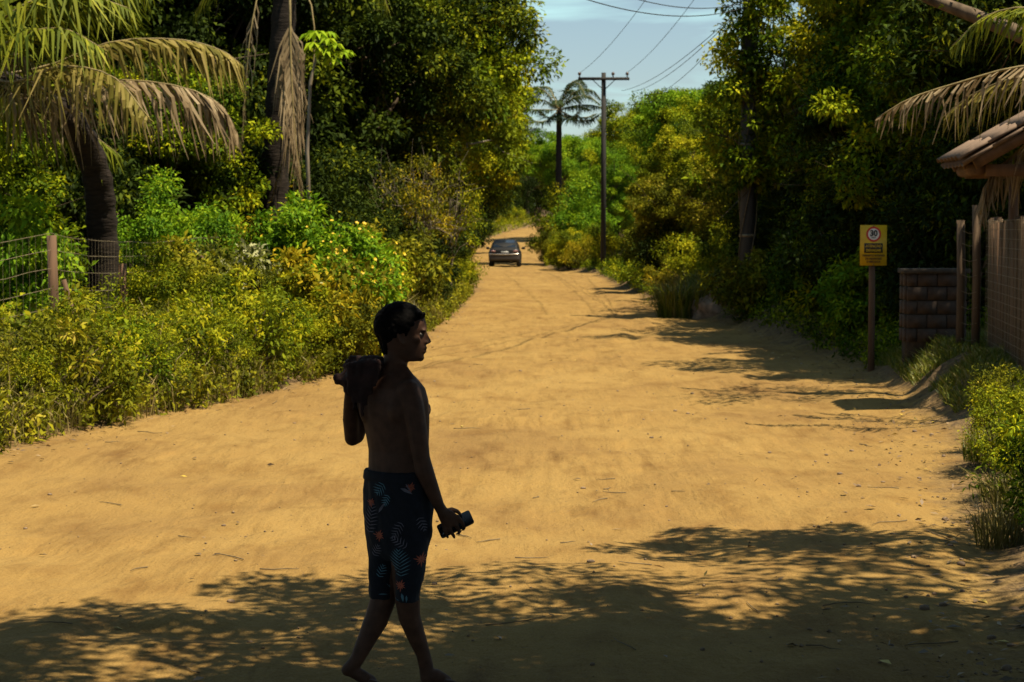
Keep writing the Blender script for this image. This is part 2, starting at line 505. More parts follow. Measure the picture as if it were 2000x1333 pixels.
def make_person():
    root = thing('person', 'bare-backed person in patterned knee-length shorts walking across the sand with shirt over shoulder', 'person', (pp(785, 1340).x, YP, 0))
    B = MB()
    # torso
    B.loft([ering(pp(c, y, 0), a, b) for (y, c, a, b) in (
        (1075, 780, .125, .09), (1000, 779, .146, .100), (950, 778, .147, .098), (915, 777.5, .149, .096), (880, 778, .149, .097),
        (850, 776, .157, .103), (812, 772, .170, .110), (780, 768, .178, .108), (757, 766, .170, .096), (742, 768, .130, .08), (728, 771, .075, .066))])
    B.chain([pp(770, 738, .0), pp(772, 712, 0), pp(776, 684, 0)], [.064, .055, .056])               # neck
    for s in (-1, 1):                                                                        # chest, trapezius, shoulder blade
        c = pp(771, 800)
        B.ball(c + FWD * .062 + LAT * s * .078, (.062, .062, .05))
        B.chain([pp(770, 722) - FWD * .005 + LAT * s * .03, pp(767, 752) + LAT * s * .125 - FWD * .01], [.042, .036])
        B.ball(pp(768, 796) - FWD * .048 + LAT * s * .085, (.060, .060, .09))
        B.ball(pp(771, 803.5) + FWD * .119 + LAT * s * .095, .007)
    # near (right) arm, hanging, hand round the phone
    B.chain([pp(797, 764, -.11), pp(808, 800, -.13), pp(816, 845, -.14), pp(823, 895, -.14)], [.054, .049, .044, .039])
    B.chain([pp(823, 895, -.14), pp(829, 921, -.135), pp(843, 955, -.12), pp(857, 988, -.10)], [.039, .042, .034, .0255])
    B.chain([pp(857, 988, -.10), pp(866, 1003, -.095)], [.0255, .026])
    hand = pp(876, 1013, -.09)
    ax = (pp(886, 1027, -.08) - pp(860, 992, -.1)).normalized()
    sd_ = (pp(898, 1006, -.085) - pp(862, 1026, -.085)).normalized()
    nn = ax.cross(sd_).normalized()
    Mh = Matrix((ax, sd_, nn)).transposed()
    B.ball(hand, (.046, .040, .017), Mh, 16, 10)
    B.ball(pp(869, 1006, -.093), (.034, .032, .02), Mh, 16, 10)
    fingers = [((866, 1023), (868, 1037), (873, 1047), (874.5, 1050), .0085), ((876, 1021), (880, 1037), (886, 1047), (887.5, 1050), .0092),
               ((886, 1016), (893, 1030), (897, 1039), (896, 1043), .0092), ((894, 1009), (903, 1022), (907, 1031), (905, 1035), .0088)]
    for a_, b_, c_, d_, r in fingers:
        B.chain([pp(*a_, -.088), pp(*b_, -.088), pp(*c_, -.072), pp(*d_, -.052)], [r * 1.12, r * 1.08, r, r * .85])
    B.chain([pp(866, 1001, -.08), pp(882, 996, -.062), pp(893, 999, -.040), pp(898, 1004, -.036)], [.015, .0125, .0105, .009])   # thumb over the far edge
    # far (left) arm, bent up, fist at the shoulder
    B.chain([pp(722, 765, .12), pp(708, 800, .16), pp(695, 850, .19)], [.052, .046, .041])
    B.chain([pp(695, 850, .19), pp(688, 856, .17), pp(685, 820, .11), pp(684, 785, .05), pp(684, 770, .03)], [.041, .036, .037, .030, .026])
    B.ball(pp(683, 758, .02), (.03, .034, .034))
    for i, (fx, fy) in enumerate(((674, 764), (675, 756), (678, 748), (683, 742))):
        B.chain([pp(fx + 6, fy, .03), pp(fx, fy, .01), pp(fx, fy - 1, -.015), pp(fx + 7, fy - 1, -.022)], [.0095, .0095, .009, .008])
    B.chain([pp(688, 762, .0), pp(684, 752, -.03), pp(682, 745, -.035)], [.012, .0105, .009])
    # legs and bare feet
    B.chain([pp(758, 1010, .05), pp(757, 1090, .05), pp(751, 1163, .03), pp(735, 1210, .02), pp(716, 1249, .0), pp(698, 1287, -.02), pp(689, 1300, -.02)],
            [.092, .082, .060, .055, .043, .033, .032])
    B.chain([pp(689, 1300, -.02), pp(679, 1309, -.02)], [.033, .029])
    B.chain([pp(684, 1309, -.02), pp(705, 1320, -.015), pp(724, 1331, -.01)], [.029, .030, .028])
    for i in range(5):
        B.chain([pp(724, 1332, -.05 + i * .019), pp(742 - abs(i - 1) * 2.4, 1337, -.055 + i * .021)], [.0125, .0105 if i else .013])
    B.chain([pp(797, 1010, -.05), pp(797, 1090, -.05), pp(795, 1163, -.04), pp(799, 1203, -.02), pp(812, 1240, .0), pp(826, 1276, .02), pp(832, 1300, .03)],
            [.090, .080, .058, .051, .043, .0335, .034])
    B.chain([pp(832, 1300, .03), pp(834, 1324, .03)], [.034, .032])
    B.chain([pp(836, 1322, .03), pp(852, 1321, .035), pp(872, 1330, .04)], [.032, .033, .025])
    for i in range(5):
        B.chain([pp(872, 1332, .0 + i * .019), pp(891 - abs(i - 1) * 2.4, 1335.5, -.006 + i * .021)], [.0125, .0105 if i else .013])
    # head in profile
    rows = ((600, 757, 806, .045), (608, 748, 820, .058), (620, 742, 829.5, .067), (632, 740.5, 833, .072), (643, 740.5, 834, .073), (651, 742, 831.5, .071),
            (660, 745, 831, .069), (672, 750, 830.5, .066), (680, 752, 830, .062), (690, 755, 828, .057), (699, 762, 827.5, .05), (706, 778, 821, .036))
    S = FPX / YP
    def hring(y, xb, xf, hw):
        return ering(pp((xb + xf) / 2, y), hw, (xf - xb) / 2 / S, 30, 2.15, 0.0, .16)
    H = [hring(*r) for r in rows]
    B.loft(H[::-1])
    B.chain([pp(830.5, 651), pp(834.5, 660), pp(838.2, 667.4)], [.0085, .0095, .0108])
    for s in (-1, 1):
        B.ball(pp(834.5, 670, s * .012), (.011, .009, .008))
        B.ball(pp(827.5, 645.5, s * .026), (.013, .022, .008))
        B.ball(pp(812, 664, s * .050), (.022, .014, .016))
    B.ball(pp(830.2, 680, 0), (.0125, .022, .0058))
    B.ball(pp(828.6, 687.6, 0), (.0115, .020, .0062))
    B.ball(pp(821, 699.6, 0), (.0185, .022, .0165))
    # ears
    for s in (-1, 1):
        w = s * .071
        loop = [(785, 672), (780.5, 667), (777, 659), (777, 651), (781, 646.5), (786, 647.5), (788.5, 653)]
        B.chain([pp(x, y, w + s * (.010 if x < 783 else .004)) for x, y in loop], [.0065, .006, .0055, .0055, .0055, .005, .0045], .6)
        B.ball(pp(783.5, 658, w), (.010, .006, .019))
        B.ball(pp(786, 671, w), (.008, .006, .008))
    me = fuse(B, 'body', .0052, 8, .5)
    body = obj('body', me, m_skin, root)
    # hair: close curls, longer on top
    Hh = MB()
    for r in rows[:7]:
        pass
    r2 = random.Random(4)
    Hh.loft([ering(pp(c, y), a, b, 26, 2.1, 0, .1) for (y, c, a, b) in (
        (668, 764, .050, .040), (655, 764, .066, .052), (642, 771, .076, .072), (628, 781, .079, .098), (616, 782, .075, .096), (606, 781, .062, .082), (597.5, 779, .036, .048))])
    Hh.chain([pp(752, 690), pp(752, 672), pp(748, 655)], [.012, .024, .03])
    n = 0
    while n < 900:
        u, v = r2.uniform(0, 2 * math.pi), r2.uniform(-.75, 1)
        cx, cyy = 782 + 0 * v, 637
        d = Vector((math.sqrt(1 - v * v) * math.cos(u), math.sqrt(1 - v * v) * math.sin(u), v))
        px = cx + d.x * 48.5 - (1.5 if d.x > 0 else 0); py = cyy - d.z * 44.0; w = d.y * .080
        if d.x > .55 and py > 623: continue                      # face
        if px > 800 and py > 634 - 0 * abs(d.y): continue
        if px > 776 and py > 650: continue                       # round the ear
        if py > 683: continue
        if py > 655: px = max(px, 745.5)
        Hh.ball(pp(px, py, w), r2.uniform(.008, .0135), None, 7, 5); n += 1
    for i in range(26):
        a0 = r2.uniform(-.075, .075); Hh.ball(pp(823 + r2.uniform(-6, 7) - abs(a0) * 60, 617 + r2.uniform(-6, 5), a0 * .8), r2.uniform(.008, .012), None, 7, 5)
    for i in range(40):
        Hh.ball(pp(747 + r2.uniform(0, 14), 676 + r2.uniform(-8, 14), r2.uniform(-.04, .04)), r2.uniform(.007, .010), None, 7, 5)
    for s in (-1, 1):                                            # sideburns
        Hh.chain([pp(796, 640, s * .071), pp(793, 655, s * .070)], [.010, .006])
    obj('hair', fuse(Hh, 'hair', .0045, 1, .4), m_hair, root)
    for s in (-1, 1):
        e = MB().ball(pp(820.5, 653.5, s * .034), .0105, None, 14, 10).build('eye', m_eye, root, True)
    # shorts
    Q = MB()
    Q.loft([ering(pp(c, y), a, b, 32, 2.3) for (y, c, a, b) in ((1092, 776, .10, .070), (1066, 777, .146, .108), (1046, 778, .160, .120), (990, 778.5, .166, .124), (948, 777.5, .166, .120), (930, 777, .161, .114), (919.5, 777, .159, .111))])
    Q.loft([ering(pp(c, y, w), b, hw, 24, 2.5, 0) for (y, c, w, hw, b) in ((1165, 745, .05, .054, .088), (1155, 745.5, .05, .055, .088), (1110, 748, .05, .062, .096), (1050, 754, .05, .085, .10))])
    Q.loft([ering(pp(c, y, w), b, hw, 24, 2.5, 0) for (y, c, w, hw, b) in ((1172, 796, -.05, .055, .086), (1160, 796.5, -.05, .056, .087), (1110, 801, -.055, .066, .098), (1050, 799, -.05, .092, .10))])
    sm = fuse(Q, 'shorts', .006, 3, .5)
    ruffle(sm, lambda c: mnoise(Vector((c.x * 26 + c.z * 7, c.y * 26, c.z * 4))) * .006 + mnoise(Vector((c.x * 9 - c.z * 6, c.y * 9, c.z * 14))) * .006 + mnoise(Vector((c.x * 50 + c.z * 30, c.y * 50, c.z * 22))) * .002)   # soft folds
    sh = obj('shorts', sm, m_shorts, root)
    wbn = MB().loft([ering(pp(777, y), a, b, 40, 2.3) for y, a, b in ((937, .1665, .1185), (934, .1685, .1205), (921, .1655, .117), (917.5, .160, .112), (918.5, .15, .10))], False)
    wbn.build('waistband', m_shorts, sh, True)
    bvh = BVHTree.FromPolygons([v.co.copy() for v in sm.vertices], [tuple(p.vertices) for p in sm.polygons])
    def decal(name, polys, material):
        mb = MB()
        for side in (-1, 1):
            for poly in polys:
                V = []
                for x, y in poly:
                    p = pp(x, y)
                    if side == 1: p.x = 2 * pp(778, y).x - p.x
                    h = bvh.ray_cast(Vector((p.x, YP + side * .6, p.z)), Vector((0, -side, 0)))
                    if h[0] is None: V = None; break
                    V.append(h[0] + h[1] * .0022)
                if V: mb.add(V, [tuple(range(len(V)))])
        if mb.v: mb.build(name, material, sh)['kind'] = 'stuff'
    def sliver(x, y, ang, L, W):
        d = (math.cos(ang), -math.sin(ang)); q = (-d[1], d[0])
        bend = L * .1
        P = []
        for t, wd in ((0, .15), (.3, 1), (.65, .8), (1, 0)):
            P.append((x + d[0] * L * t + q[0] * (W * wd / 2 + bend * t * t), y + d[1] * L * t + q[1] * (W * wd / 2 + bend * t * t)))
        for t, wd in ((.65, .8), (.3, 1), (0, .15)):
            P.append((x + d[0] * L * t - q[0] * (W * wd / 2 - bend * t * t), y + d[1] * L * t - q[1] * (W * wd / 2 - bend * t * t)))
        # split in quads so that it follows the cloth
        return [(P[0], P[1], P[5], P[6]), (P[1], P[2], P[4], P[5]), (P[2], P[3], P[4])]
    def palmleaf(x, y, ang, L, n, lw):
        out = []
        for i in range(n):
            t = (i + .6) / n
            cx, cy_ = x + math.cos(ang) * L * t, y - math.sin(ang) * L * t
            ll = lw * math.sin(math.pi * (0.15 + .8 * t)) + 3
            for s in (-1, 1):
                out += sliver(cx + s * 1.4 * math.sin(ang), cy_ + s * 1.4 * math.cos(ang), ang + s * (1.25 - .5 * t), ll * 1.15, 1.9)
        return out
    def flower(x, y, r):
        out = []
        for i in range(11):
            a = 2 * math.pi * i / 11 + .2
            out += sliver(x + .6 * math.cos(a), y - .6 * math.sin(a), a, r * (.7 + .45 * ((i * 7) % 3) / 2), 2.6)
        return out
    decal('leaf_print', palmleaf(788, 1118, math.pi / 2 + .12, 52, 9, 20) + palmleaf(741, 1126, math.pi / 2 - .35, 26, 5, 9)
          + sliver(756, 1138, -.6, 28, 6) + sliver(760, 1140, -.35, 24, 4) + sliver(788, 1148, -1.3, 17, 5) + sliver(797, 1152, -1.5, 14, 4)
          + sliver(741, 1158, .08, 17, 2.4) + sliver(770, 1163, .12, 14, 2.2) + palmleaf(754, 938, -2.2, 24, 5, 12) + palmleaf(762, 958, -1.9, 22, 5, 8), m_pblue)
    decal('leaf_print', palmleaf(722, 1040, math.pi / 2 - .15, 60, 9, 13) + palmleaf(790, 1010, -2.1, 34, 6, 10) + palmleaf(820, 1000, -1.2, 30, 5, 9)
          + sliver(786, 946, -.35, 26, 6) + sliver(796, 938, -.9, 18, 4) + sliver(743, 995, 1.1, 24, 5) + palmleaf(800, 1060, 2.6, 36, 6, 10)
          + palmleaf(732, 1085, 1.2, 26, 5, 9), m_ppink)
    decal('flower_print', flower(786, 1133, 11) + flower(825, 1083, 13) + flower(744, 1040, 11) + flower(806, 944, 9) + flower(728, 978, 8), m_porange)
    for o in list(root.children):
        o.matrix_parent_inverse = Matrix.Translation(root.location).inverted()
    return root

make_person()

def make_shirt():
    B = MB()
    B.chain([pp(752, 720, -.01), pp(738, 711, .02), pp(715, 711, .05), pp(696, 719, .05), pp(682, 731, .03), pp(668, 742, .01)], [.026, .034, .036, .036, .032, .020])
    B.chain([pp(735, 712, -.05), pp(712, 716, -.06), pp(692, 728, -.04), pp(678, 745, -.02)], [.026, .033, .034, .022])
    B.chain([pp(700, 703, .08), pp(688, 703, .06), pp(680, 715, .05)], [.022, .020, .024])
    B.chain([pp(672, 738, .01), pp(661, 743, .005), pp(657, 738, .0)], [.026, .022, .015])
    B.chain([pp(668, 745, .0), pp(677, 757, -.02), pp(680, 772, -.03)], [.018, .016, .010])
    for i in range(7):
        t = i / 6; x0 = 686 + 48 * t
        B.chain([pp(x0, 716 - 4 * t, -.05 - .03 * t), pp(x0 - 2, 740, -.07 - .02 * t), pp(x0 - 3, (772, 798, 786, 812, 790, 770, 752)[i], -.07 - .022 * t)], [.024, .016, .008])
    me = fuse(B, 'shirt', .006, 3, .5)
    ruffle(me, lambda c: mnoise(Vector((c.x * 40 + c.z * 30, c.y * 30, c.z * 34 - c.x * 20))) * .008 + mnoise(Vector((c.x * 90, c.y * 90, c.z * 60))) * .003)
    return tag(obj('shirt', me, m_shirt), 'dark maroon shirt bundled over the bare shoulder of the walking person', 'shirt')
make_shirt()

def make_phone():
    c = pp(889.5, 1024.5, -.052)
    u = (pp(923, 1008, -.05) - pp(856, 1041, -.056)).normalized()
    v0 = (pp(866, 1049, -.07) - pp(852, 1032, -.03)).normalized()
    n = u.cross(v0).normalized(); v = n.cross(u)
    M = Matrix((u, v, n)).transposed()
    def slab(L, W, T, r, off=0, k=5):
        pts = []
        for cx, cy_, a0 in ((L - r, W - r, 0), (-L + r, W - r, 90), (-L + r, -W + r, 180), (L - r, -W + r, 270)):
            for i in range(k + 1):
                a = math.radians(a0 + 90 * i / k); pts.append((cx + r * math.cos(a), cy_ + r * math.sin(a)))
        rings = []
        for z, ins in ((-T, .0015), (-T + .0012, 0), (T - .0012, 0), (T, .0015)):
            rings.append([c + M @ Vector((x * (1 - ins / L), y * (1 - ins / W), z + off)) for x, y in pts])
        return MB().loft(rings)
    root = slab(.080, .0375, .0042, .011).build('phone', m_phone)
    tag(root, 'dark smartphone gripped in the lowered hand of the walking person', 'phone')
    slab(.074, .034, .0004, .008, .0048).build('screen', m_lens, root)
    l = MB()
    for dx in (-.066, -.05):
        l.loft([[c + M @ Vector((dx + .006 * math.cos(t), .022 + .006 * math.sin(t), z)) for t in np.linspace(0, 2 * math.pi, 12, endpoint=False)] for z in (-.0058, -.0040)])
    l.build('camera_lens', m_lens, root)
make_phone()
# ------------------------------------------------------------------ foliage tools
def unit(v): return v / np.maximum(np.linalg.norm(v, axis=-1, keepdims=True), 1e-9)
def rdir(n, r=rng):
    return unit(r.normal(size=(n, 3)))

def leaf_geo(pos, d, up, L, W, fold=.25, droop=.0):
    """one folded rhombic leaf (a quad) per row"""
    side = unit(np.cross(d, up)); nrm = unit(np.cross(side, d))
    L = L[:, None]; W = W[:, None]
    mid = pos + d * L * .45
    tip = pos + d * L - np.array([0, 0, 1.]) * (L * droop)
    l = mid - side * W * .5 + nrm * W * fold
    r = mid + side * W * .5 + nrm * W * fold
    V = np.stack([pos, r, tip, l], 1).reshape(-1, 3)
    F = np.arange(len(pos) * 4).reshape(-1, 4)
    return V, F

class Leaves:
    def __init__(s): s.V, s.T, s.n = [], [], 0
    def add(s, pos, d, up, L, W, tint, fold=.25, droop=.1):
        V, F = leaf_geo(pos, d, up, L, W, fold, droop)
        s.V.append(V); s.T.append(tint); s.n += len(pos)
        return s
    def strip(s, P0, P1, P2, W, side, tint):
        """blade of two quads tapering to a point: base, bend, tip"""
        w = side * W[:, None] * .5
        a = np.stack([P0 - w * .7, P0 + w * .7, P1 + w, P1 - w], 1).reshape(-1, 3)
        b = np.stack([P1 - w, P1 + w, P2 + w * .12, P2 - w * .12], 1).reshape(-1, 3)
        s.V += [a, b]; s.T += [tint, tint]; s.n += 2 * len(P0)
        return s
    def mesh(s, name):
        V = np.concatenate(s.V); T = np.concatenate(s.T)
        return new_mesh(name, V, np.arange(len(V)).reshape(-1, 4), False, {'tint': ('FACE', np.clip(T, 0, 1))})

def clump_leaves(LV, C, R, per, ll, ratio=.5, flat=.75, r=rng, tint0=None, spread=.25, ups=.9, tierz=None):
    """leaves around clump centres C with radii R"""
    n = len(C) * per
    ci = np.repeat(np.arange(len(C)), per)
    d0 = rdir(n, r)
    rad = R[ci] * (r.random(n) ** .55)
    off = d0 * rad[:, None]; off[:, 2] *= flat
    pos = C[ci] + off
    d = unit(d0 * .8 + rdir(n, r) * .8 + np.array([0, 0, -.15]))
    up = unit(np.array([0, 0, ups * 1.25]) + rdir(n, r) * .65 + d0 * .4)
    L = ll * r.uniform(.6, 1.25, n); W = L * ratio * r.uniform(.8, 1.2, n)
    base = r.random(len(C)) if tint0 is None else tint0
    t = np.clip(base[ci] * (1 - spread * 1.2) + r.random(n) * spread * 1.6 - spread * .2, 0, 1)
    LV.add(pos, d, up, L, W, t)
    return LV

def crown_points(n, rad, r, hollow=.35, rough=.25, low=-.7):
    """clump centres filling an uneven ellipsoid"""
    P = []
    ph = r.random(3) * 100
    while len(P) < n:
        d = rdir(1, r)[0]
        if d[2] < low: continue
        k = 1 + rough * mnoise(Vector(d * 2.2) + Vector(ph)) * 1.8
        u = (hollow ** 3 + (1 - hollow ** 3) * r.random()) ** (1 / 3)
        P.append(d * u * k * np.array(rad))
    return np.array(P)

def limbs(mb, base, top, pts, r0, rr, nmax=26):
    """trunk from base to top then limbs to a choice of clump centres"""
    base, top = Vector(base), Vector(top)
    k = 7
    tr = []
    for i in range(k):
        t = i / (k - 1)
        p = base.lerp(top, t) + Vector((rr.normal() * .10, rr.normal() * .10, 0)) * (math.sin(math.pi * t) * (top - base).length * .12)
        tr.append(p)
    mb.tube([tr[0] - Vector((0, 0, .3))] + tr, [r0 * 1.5] + [r0 * (1.25 - .75 * i / (k - 1)) for i in range(k)], 9)
    sel = rr.choice(len(pts), min(nmax, len(pts)), replace=False)
    for i in sel:
        e = Vector(pts[i]); st = tr[int(rr.integers(3, k))]
        mid = st.lerp(e, .5) + Vector((rr.normal() * .12, rr.normal() * .12, .18)) * (e - st).length * .4
        q1 = st.lerp(mid, .5) + Vector(rr.normal(size=3)) * .05; q2 = mid.lerp(e, .55) + Vector(rr.normal(size=3)) * .06
        rb = r0 * rr.uniform(.22, .42)
        mb.tube([st, q1, mid, q2, e], [rb, rb * .8, rb * .6, rb * .42, rb * .15], 5, False)
        for b in range(2):
            e2 = e + Vector(rr.normal(size=3)) * .5
            mb.tube([q2, q2.lerp(e2, .5) + Vector(rr.normal(size=3)) * .08, e2], [rb * .35, rb * .25, rb * .08], 4, False)
    return mb

def tree_proto(seed, H, rad, zc, nclump, per, ll, cr=(.45, .95), r0=.16, ratio=.5, low=-.75, hollow=.35, lean=(0, 0), nlimb=26):
    r = np.random.default_rng(seed)
    P = crown_points(nclump, rad, r, hollow, .3, low) + np.array([lean[0], lean[1], zc])
    LV = Leaves()
    clump_leaves(LV, P, r.uniform(cr[0], cr[1], len(P)), per, ll, ratio, .7, r)
    mb = limbs(MB(), (0, 0, 0), (lean[0] * .6, lean[1] * .6, zc - rad[2] * .25), P, r0, r, nlimb)
    return mb.mesh('trunk', True), LV.mesh('crown')

_cnt = {}
def plant(kind, proto, mats, x, y, s, rz, label, cat, group=None, z=None, sz=None):
    t = thing(kind, label, cat, (x, y, gz(x, y) - .03 if z is None else z), rz, group, (s, s, s * (sz or 1)))
    obj('trunk' if cat in ('tree',) else 'stems', proto[0], mats[0], t)
    obj('crown' if cat in ('tree',) else 'foliage', proto[1], mats[1], t)
    return t

# palette (leaf reflectance)
DK, MD, LT, YL, OL = (.022, .038, .006), (.050, .078, .008), (.085, .130, .010), (.190, .190, .012), (.115, .110, .012)
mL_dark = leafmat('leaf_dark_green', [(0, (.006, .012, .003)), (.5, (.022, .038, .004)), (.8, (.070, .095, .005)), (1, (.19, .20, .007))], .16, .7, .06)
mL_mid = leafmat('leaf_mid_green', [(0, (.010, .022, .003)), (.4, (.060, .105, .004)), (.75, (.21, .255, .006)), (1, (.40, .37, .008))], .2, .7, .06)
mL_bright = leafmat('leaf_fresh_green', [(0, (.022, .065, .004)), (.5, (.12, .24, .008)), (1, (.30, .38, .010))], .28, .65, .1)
mL_yellow = leafmat('leaf_yellow_green', [(0, (.026, .046, .004)), (.45, (.165, .205, .006)), (1, (.45, .39, .010))], .24, .7, .08)
mL_olive = leafmat('leaf_olive', [(0, (.022, .030, .004)), (.5, (.13, .14, .007)), (.85, (.28, .25, .010)), (1, (.40, .32, .05))], .22, .75, .08)
mL_gold = leafmat('leaf_golden', [(0, (.034, .046, .004)), (.5, (.17, .165, .007)), (1, (.50, .35, .012))], .24, .7, .08)
mL_grey = leafmat('leaf_dusty', [(0, (.05, .06, .015)), (.6, (.18, .19, .04)), (1, (.52, .50, .34))], .15, .6, .15)
m_bark = simple('bark_brown', (.10, .072, .05), .9, var=.45, scale=9, bump=.6, stretch=(1, 1, .25), spec=.2)
m_barkg = simple('bark_grey', (.20, .165, .13), .9, var=.4, scale=7, bump=.6, stretch=(1, 1, .3), spec=.2)
m_twig = simple('twig_brown', (.13, .095, .055), .9, var=.35, scale=20)

PT_A = tree_proto(21, 8, (3.5, 3.3, 3.4), 5.6, 165, 330, .150, (.35, .8), .17)
PT_B = tree_proto(22, 8, (2.8, 2.8, 3.9), 5.4, 150, 330, .140, (.32, .72), .15)
PT_C = tree_proto(23, 8, (4.0, 3.7, 2.6), 6.2, 165, 340, .160, (.36, .85), .18, low=-.6)
PT_S = tree_proto(29, 6, (4.2, 4.2, 1.3), 5.2, 230, 310, .115, (.22, .60), .15, ratio=.38, low=-1, hollow=.1, nlimb=80)
PT_D = tree_proto(24, 5, (1.9, 1.9, 2.0), 3.2, 95, 260, .12, (.26, .55), .075, hollow=.2)
PT_E = tree_proto(25, 4, (1.35, 1.35, 1.6), 2.3, 48, 60, .11, (.25, .5), .06, hollow=.1, nlimb=40)

def shrub_proto(seed, rad, zc, nclump, per, ll, cr, ratio=.45, stems=26, hollow=.25, low=-.95, ups=.9):
    r = np.random.default_rng(seed)
    P = crown_points(nclump, rad, r, hollow, .35, low) + np.array([0, 0, zc])
    P = P[P[:, 2] > .04]
    LV = Leaves()
    clump_leaves(LV, P, r.uniform(cr[0], cr[1], len(P)), per, ll, ratio, .8, r, ups=ups)
    mb = MB()
    for i in range(stems):
        e = Vector(P[int(r.integers(len(P)))])
        b = Vector((r.normal() * .1 * rad[0], r.normal() * .1 * rad[1], -.1))
        mb.tube([b, b.lerp(e, .5) + Vector((r.normal() * .1, r.normal() * .1, .1)), e], [.016, .011, .004], 4, False)
    return mb.mesh('stems', True), LV.mesh('foliage')
PS_A = shrub_proto(31, (1.0, 1.0, .8), .75, 70, 190, .075, (.16, .36))
PS_B = shrub_proto(32, (.85, .85, 1.1), 1.0, 70, 190, .085, (.16, .34), .4)
PS_C = shrub_proto(33, (1.2, 1.1, .55), .48, 80, 190, .06, (.14, .30), .5)
PS_D = shrub_proto(34, (.9, .9, .8), .8, 55, 120, .13, (.2, .4), .38, ups=.6)
PS_G = shrub_proto(36, (.65, .65, .65), .6, 44, 60, .10, (.12, .30), .34, ups=.5)     # loose broad weeds
PS_F = shrub_proto(35, (.6, .6, .6), .55, 60, 130, .045, (.1, .22), .45)      # small fine weeds

def blades(seed, n, rad, h, w=.012, lean=.5):
    """tuft of grass blades"""
    r = np.random.default_rng(seed)
    a = r.random(n) * 2 * np.pi; q = rad * np.sqrt(r.random(n))
    P0 = np.stack([q * np.cos(a), q * np.sin(a), np.zeros(n) - .02], 1)
    dirn = np.stack([np.cos(a), np.sin(a), 0 * a], 1) * .6 + r.normal(size=(n, 3)) * .5; dirn[:, 2] = 0
    hh = h * r.uniform(.45, 1.1, n)
    P1 = P0 + dirn * (hh * lean * .35)[:, None] + np.array([0, 0, 1.]) * (hh * .6)[:, None]
    P2 = P1 + dirn * (hh * lean * .7)[:, None] + np.array([0, 0, 1.]) * (hh * r.uniform(.05, .4, n))[:, None]
    side = unit(np.stack([-dirn[:, 1], dirn[:, 0], 0 * a + .05], 1))
    LV = Leaves(); LV.strip(P0, P1, P2, np.full(n, w) * r.uniform(.7, 1.3, n), side, r.random(n))
    return LV
m_grass = leafmat('grass_green', [(0, (.05, .08, .008)), (.5, (.13, .16, .010)), (.8, (.21, .20, .016)), (1, (.32, .25, .09))], .3)
m_drygrass = leafmat('grass_dry', [(0, (.08, .075, .015)), (.5, (.16, .14, .022)), (1, (.33, .25, .10))], .3)
ME_TUFT = [blades(40 + i, 260, .28, .55, .011, .6).mesh('grass_tuft') for i in range(3)]
ME_TALL = [blades(50 + i, 420, .5, 1.0, .016, .6).mesh('grass_tuft') for i in range(2)]

# ------------------------------------------------------------------ palms
m_frond = leafmat('frond_green', [(0, (.05, .075, .006)), (.5, (.13, .155, .010)), (1, (.27, .27, .02))], .3, .6, .12)
m_fdark = leafmat('frond_dark', [(0, (.012, .024, .010)), (.5, (.028, .046, .014)), (1, (.06, .08, .02))], .2, .6, .1)
m_fyel = leafmat('frond_yellowing', [(0, (.10, .09, .014)), (.5, (.19, .155, .03)), (1, (.30, .23, .08))], .3, .6, .12)
m_fdry = leafmat('frond_dry', [(0, (.12, .085, .05)), (.5, (.22, .16, .09)), (1, (.36, .28, .18))], .25, .7, .1)
m_rachis = simple('frond_rib', (.20, .15, .06), .6, var=.3, scale=12)
m_ptrunk = simple('palm_trunk', (.022, .016, .013), .9, var=.45, scale=6, bump=.7, stretch=(1, 1, 5), spec=.2)

def bez(P, n):
    P = [np.array(tuple(p), float) for p in P]
    t = np.linspace(0, 1, n)
    # Catmull-Rom through the points
    Q = [2 * P[0] - P[1]] + P + [2 * P[-1] - P[-2]]
    out = []
    m = len(P) - 1
    for u in t:
        s = min(int(u * m), m - 1); f = u * m - s
        a, b, c, d = Q[s:s + 4]
        out.append(.5 * ((2 * b) + (c - a) * f + (2 * a - 5 * b + 4 * c - d) * f ** 2 + (3 * b - a - 3 * c + d) * f ** 3))
    return np.array(out)

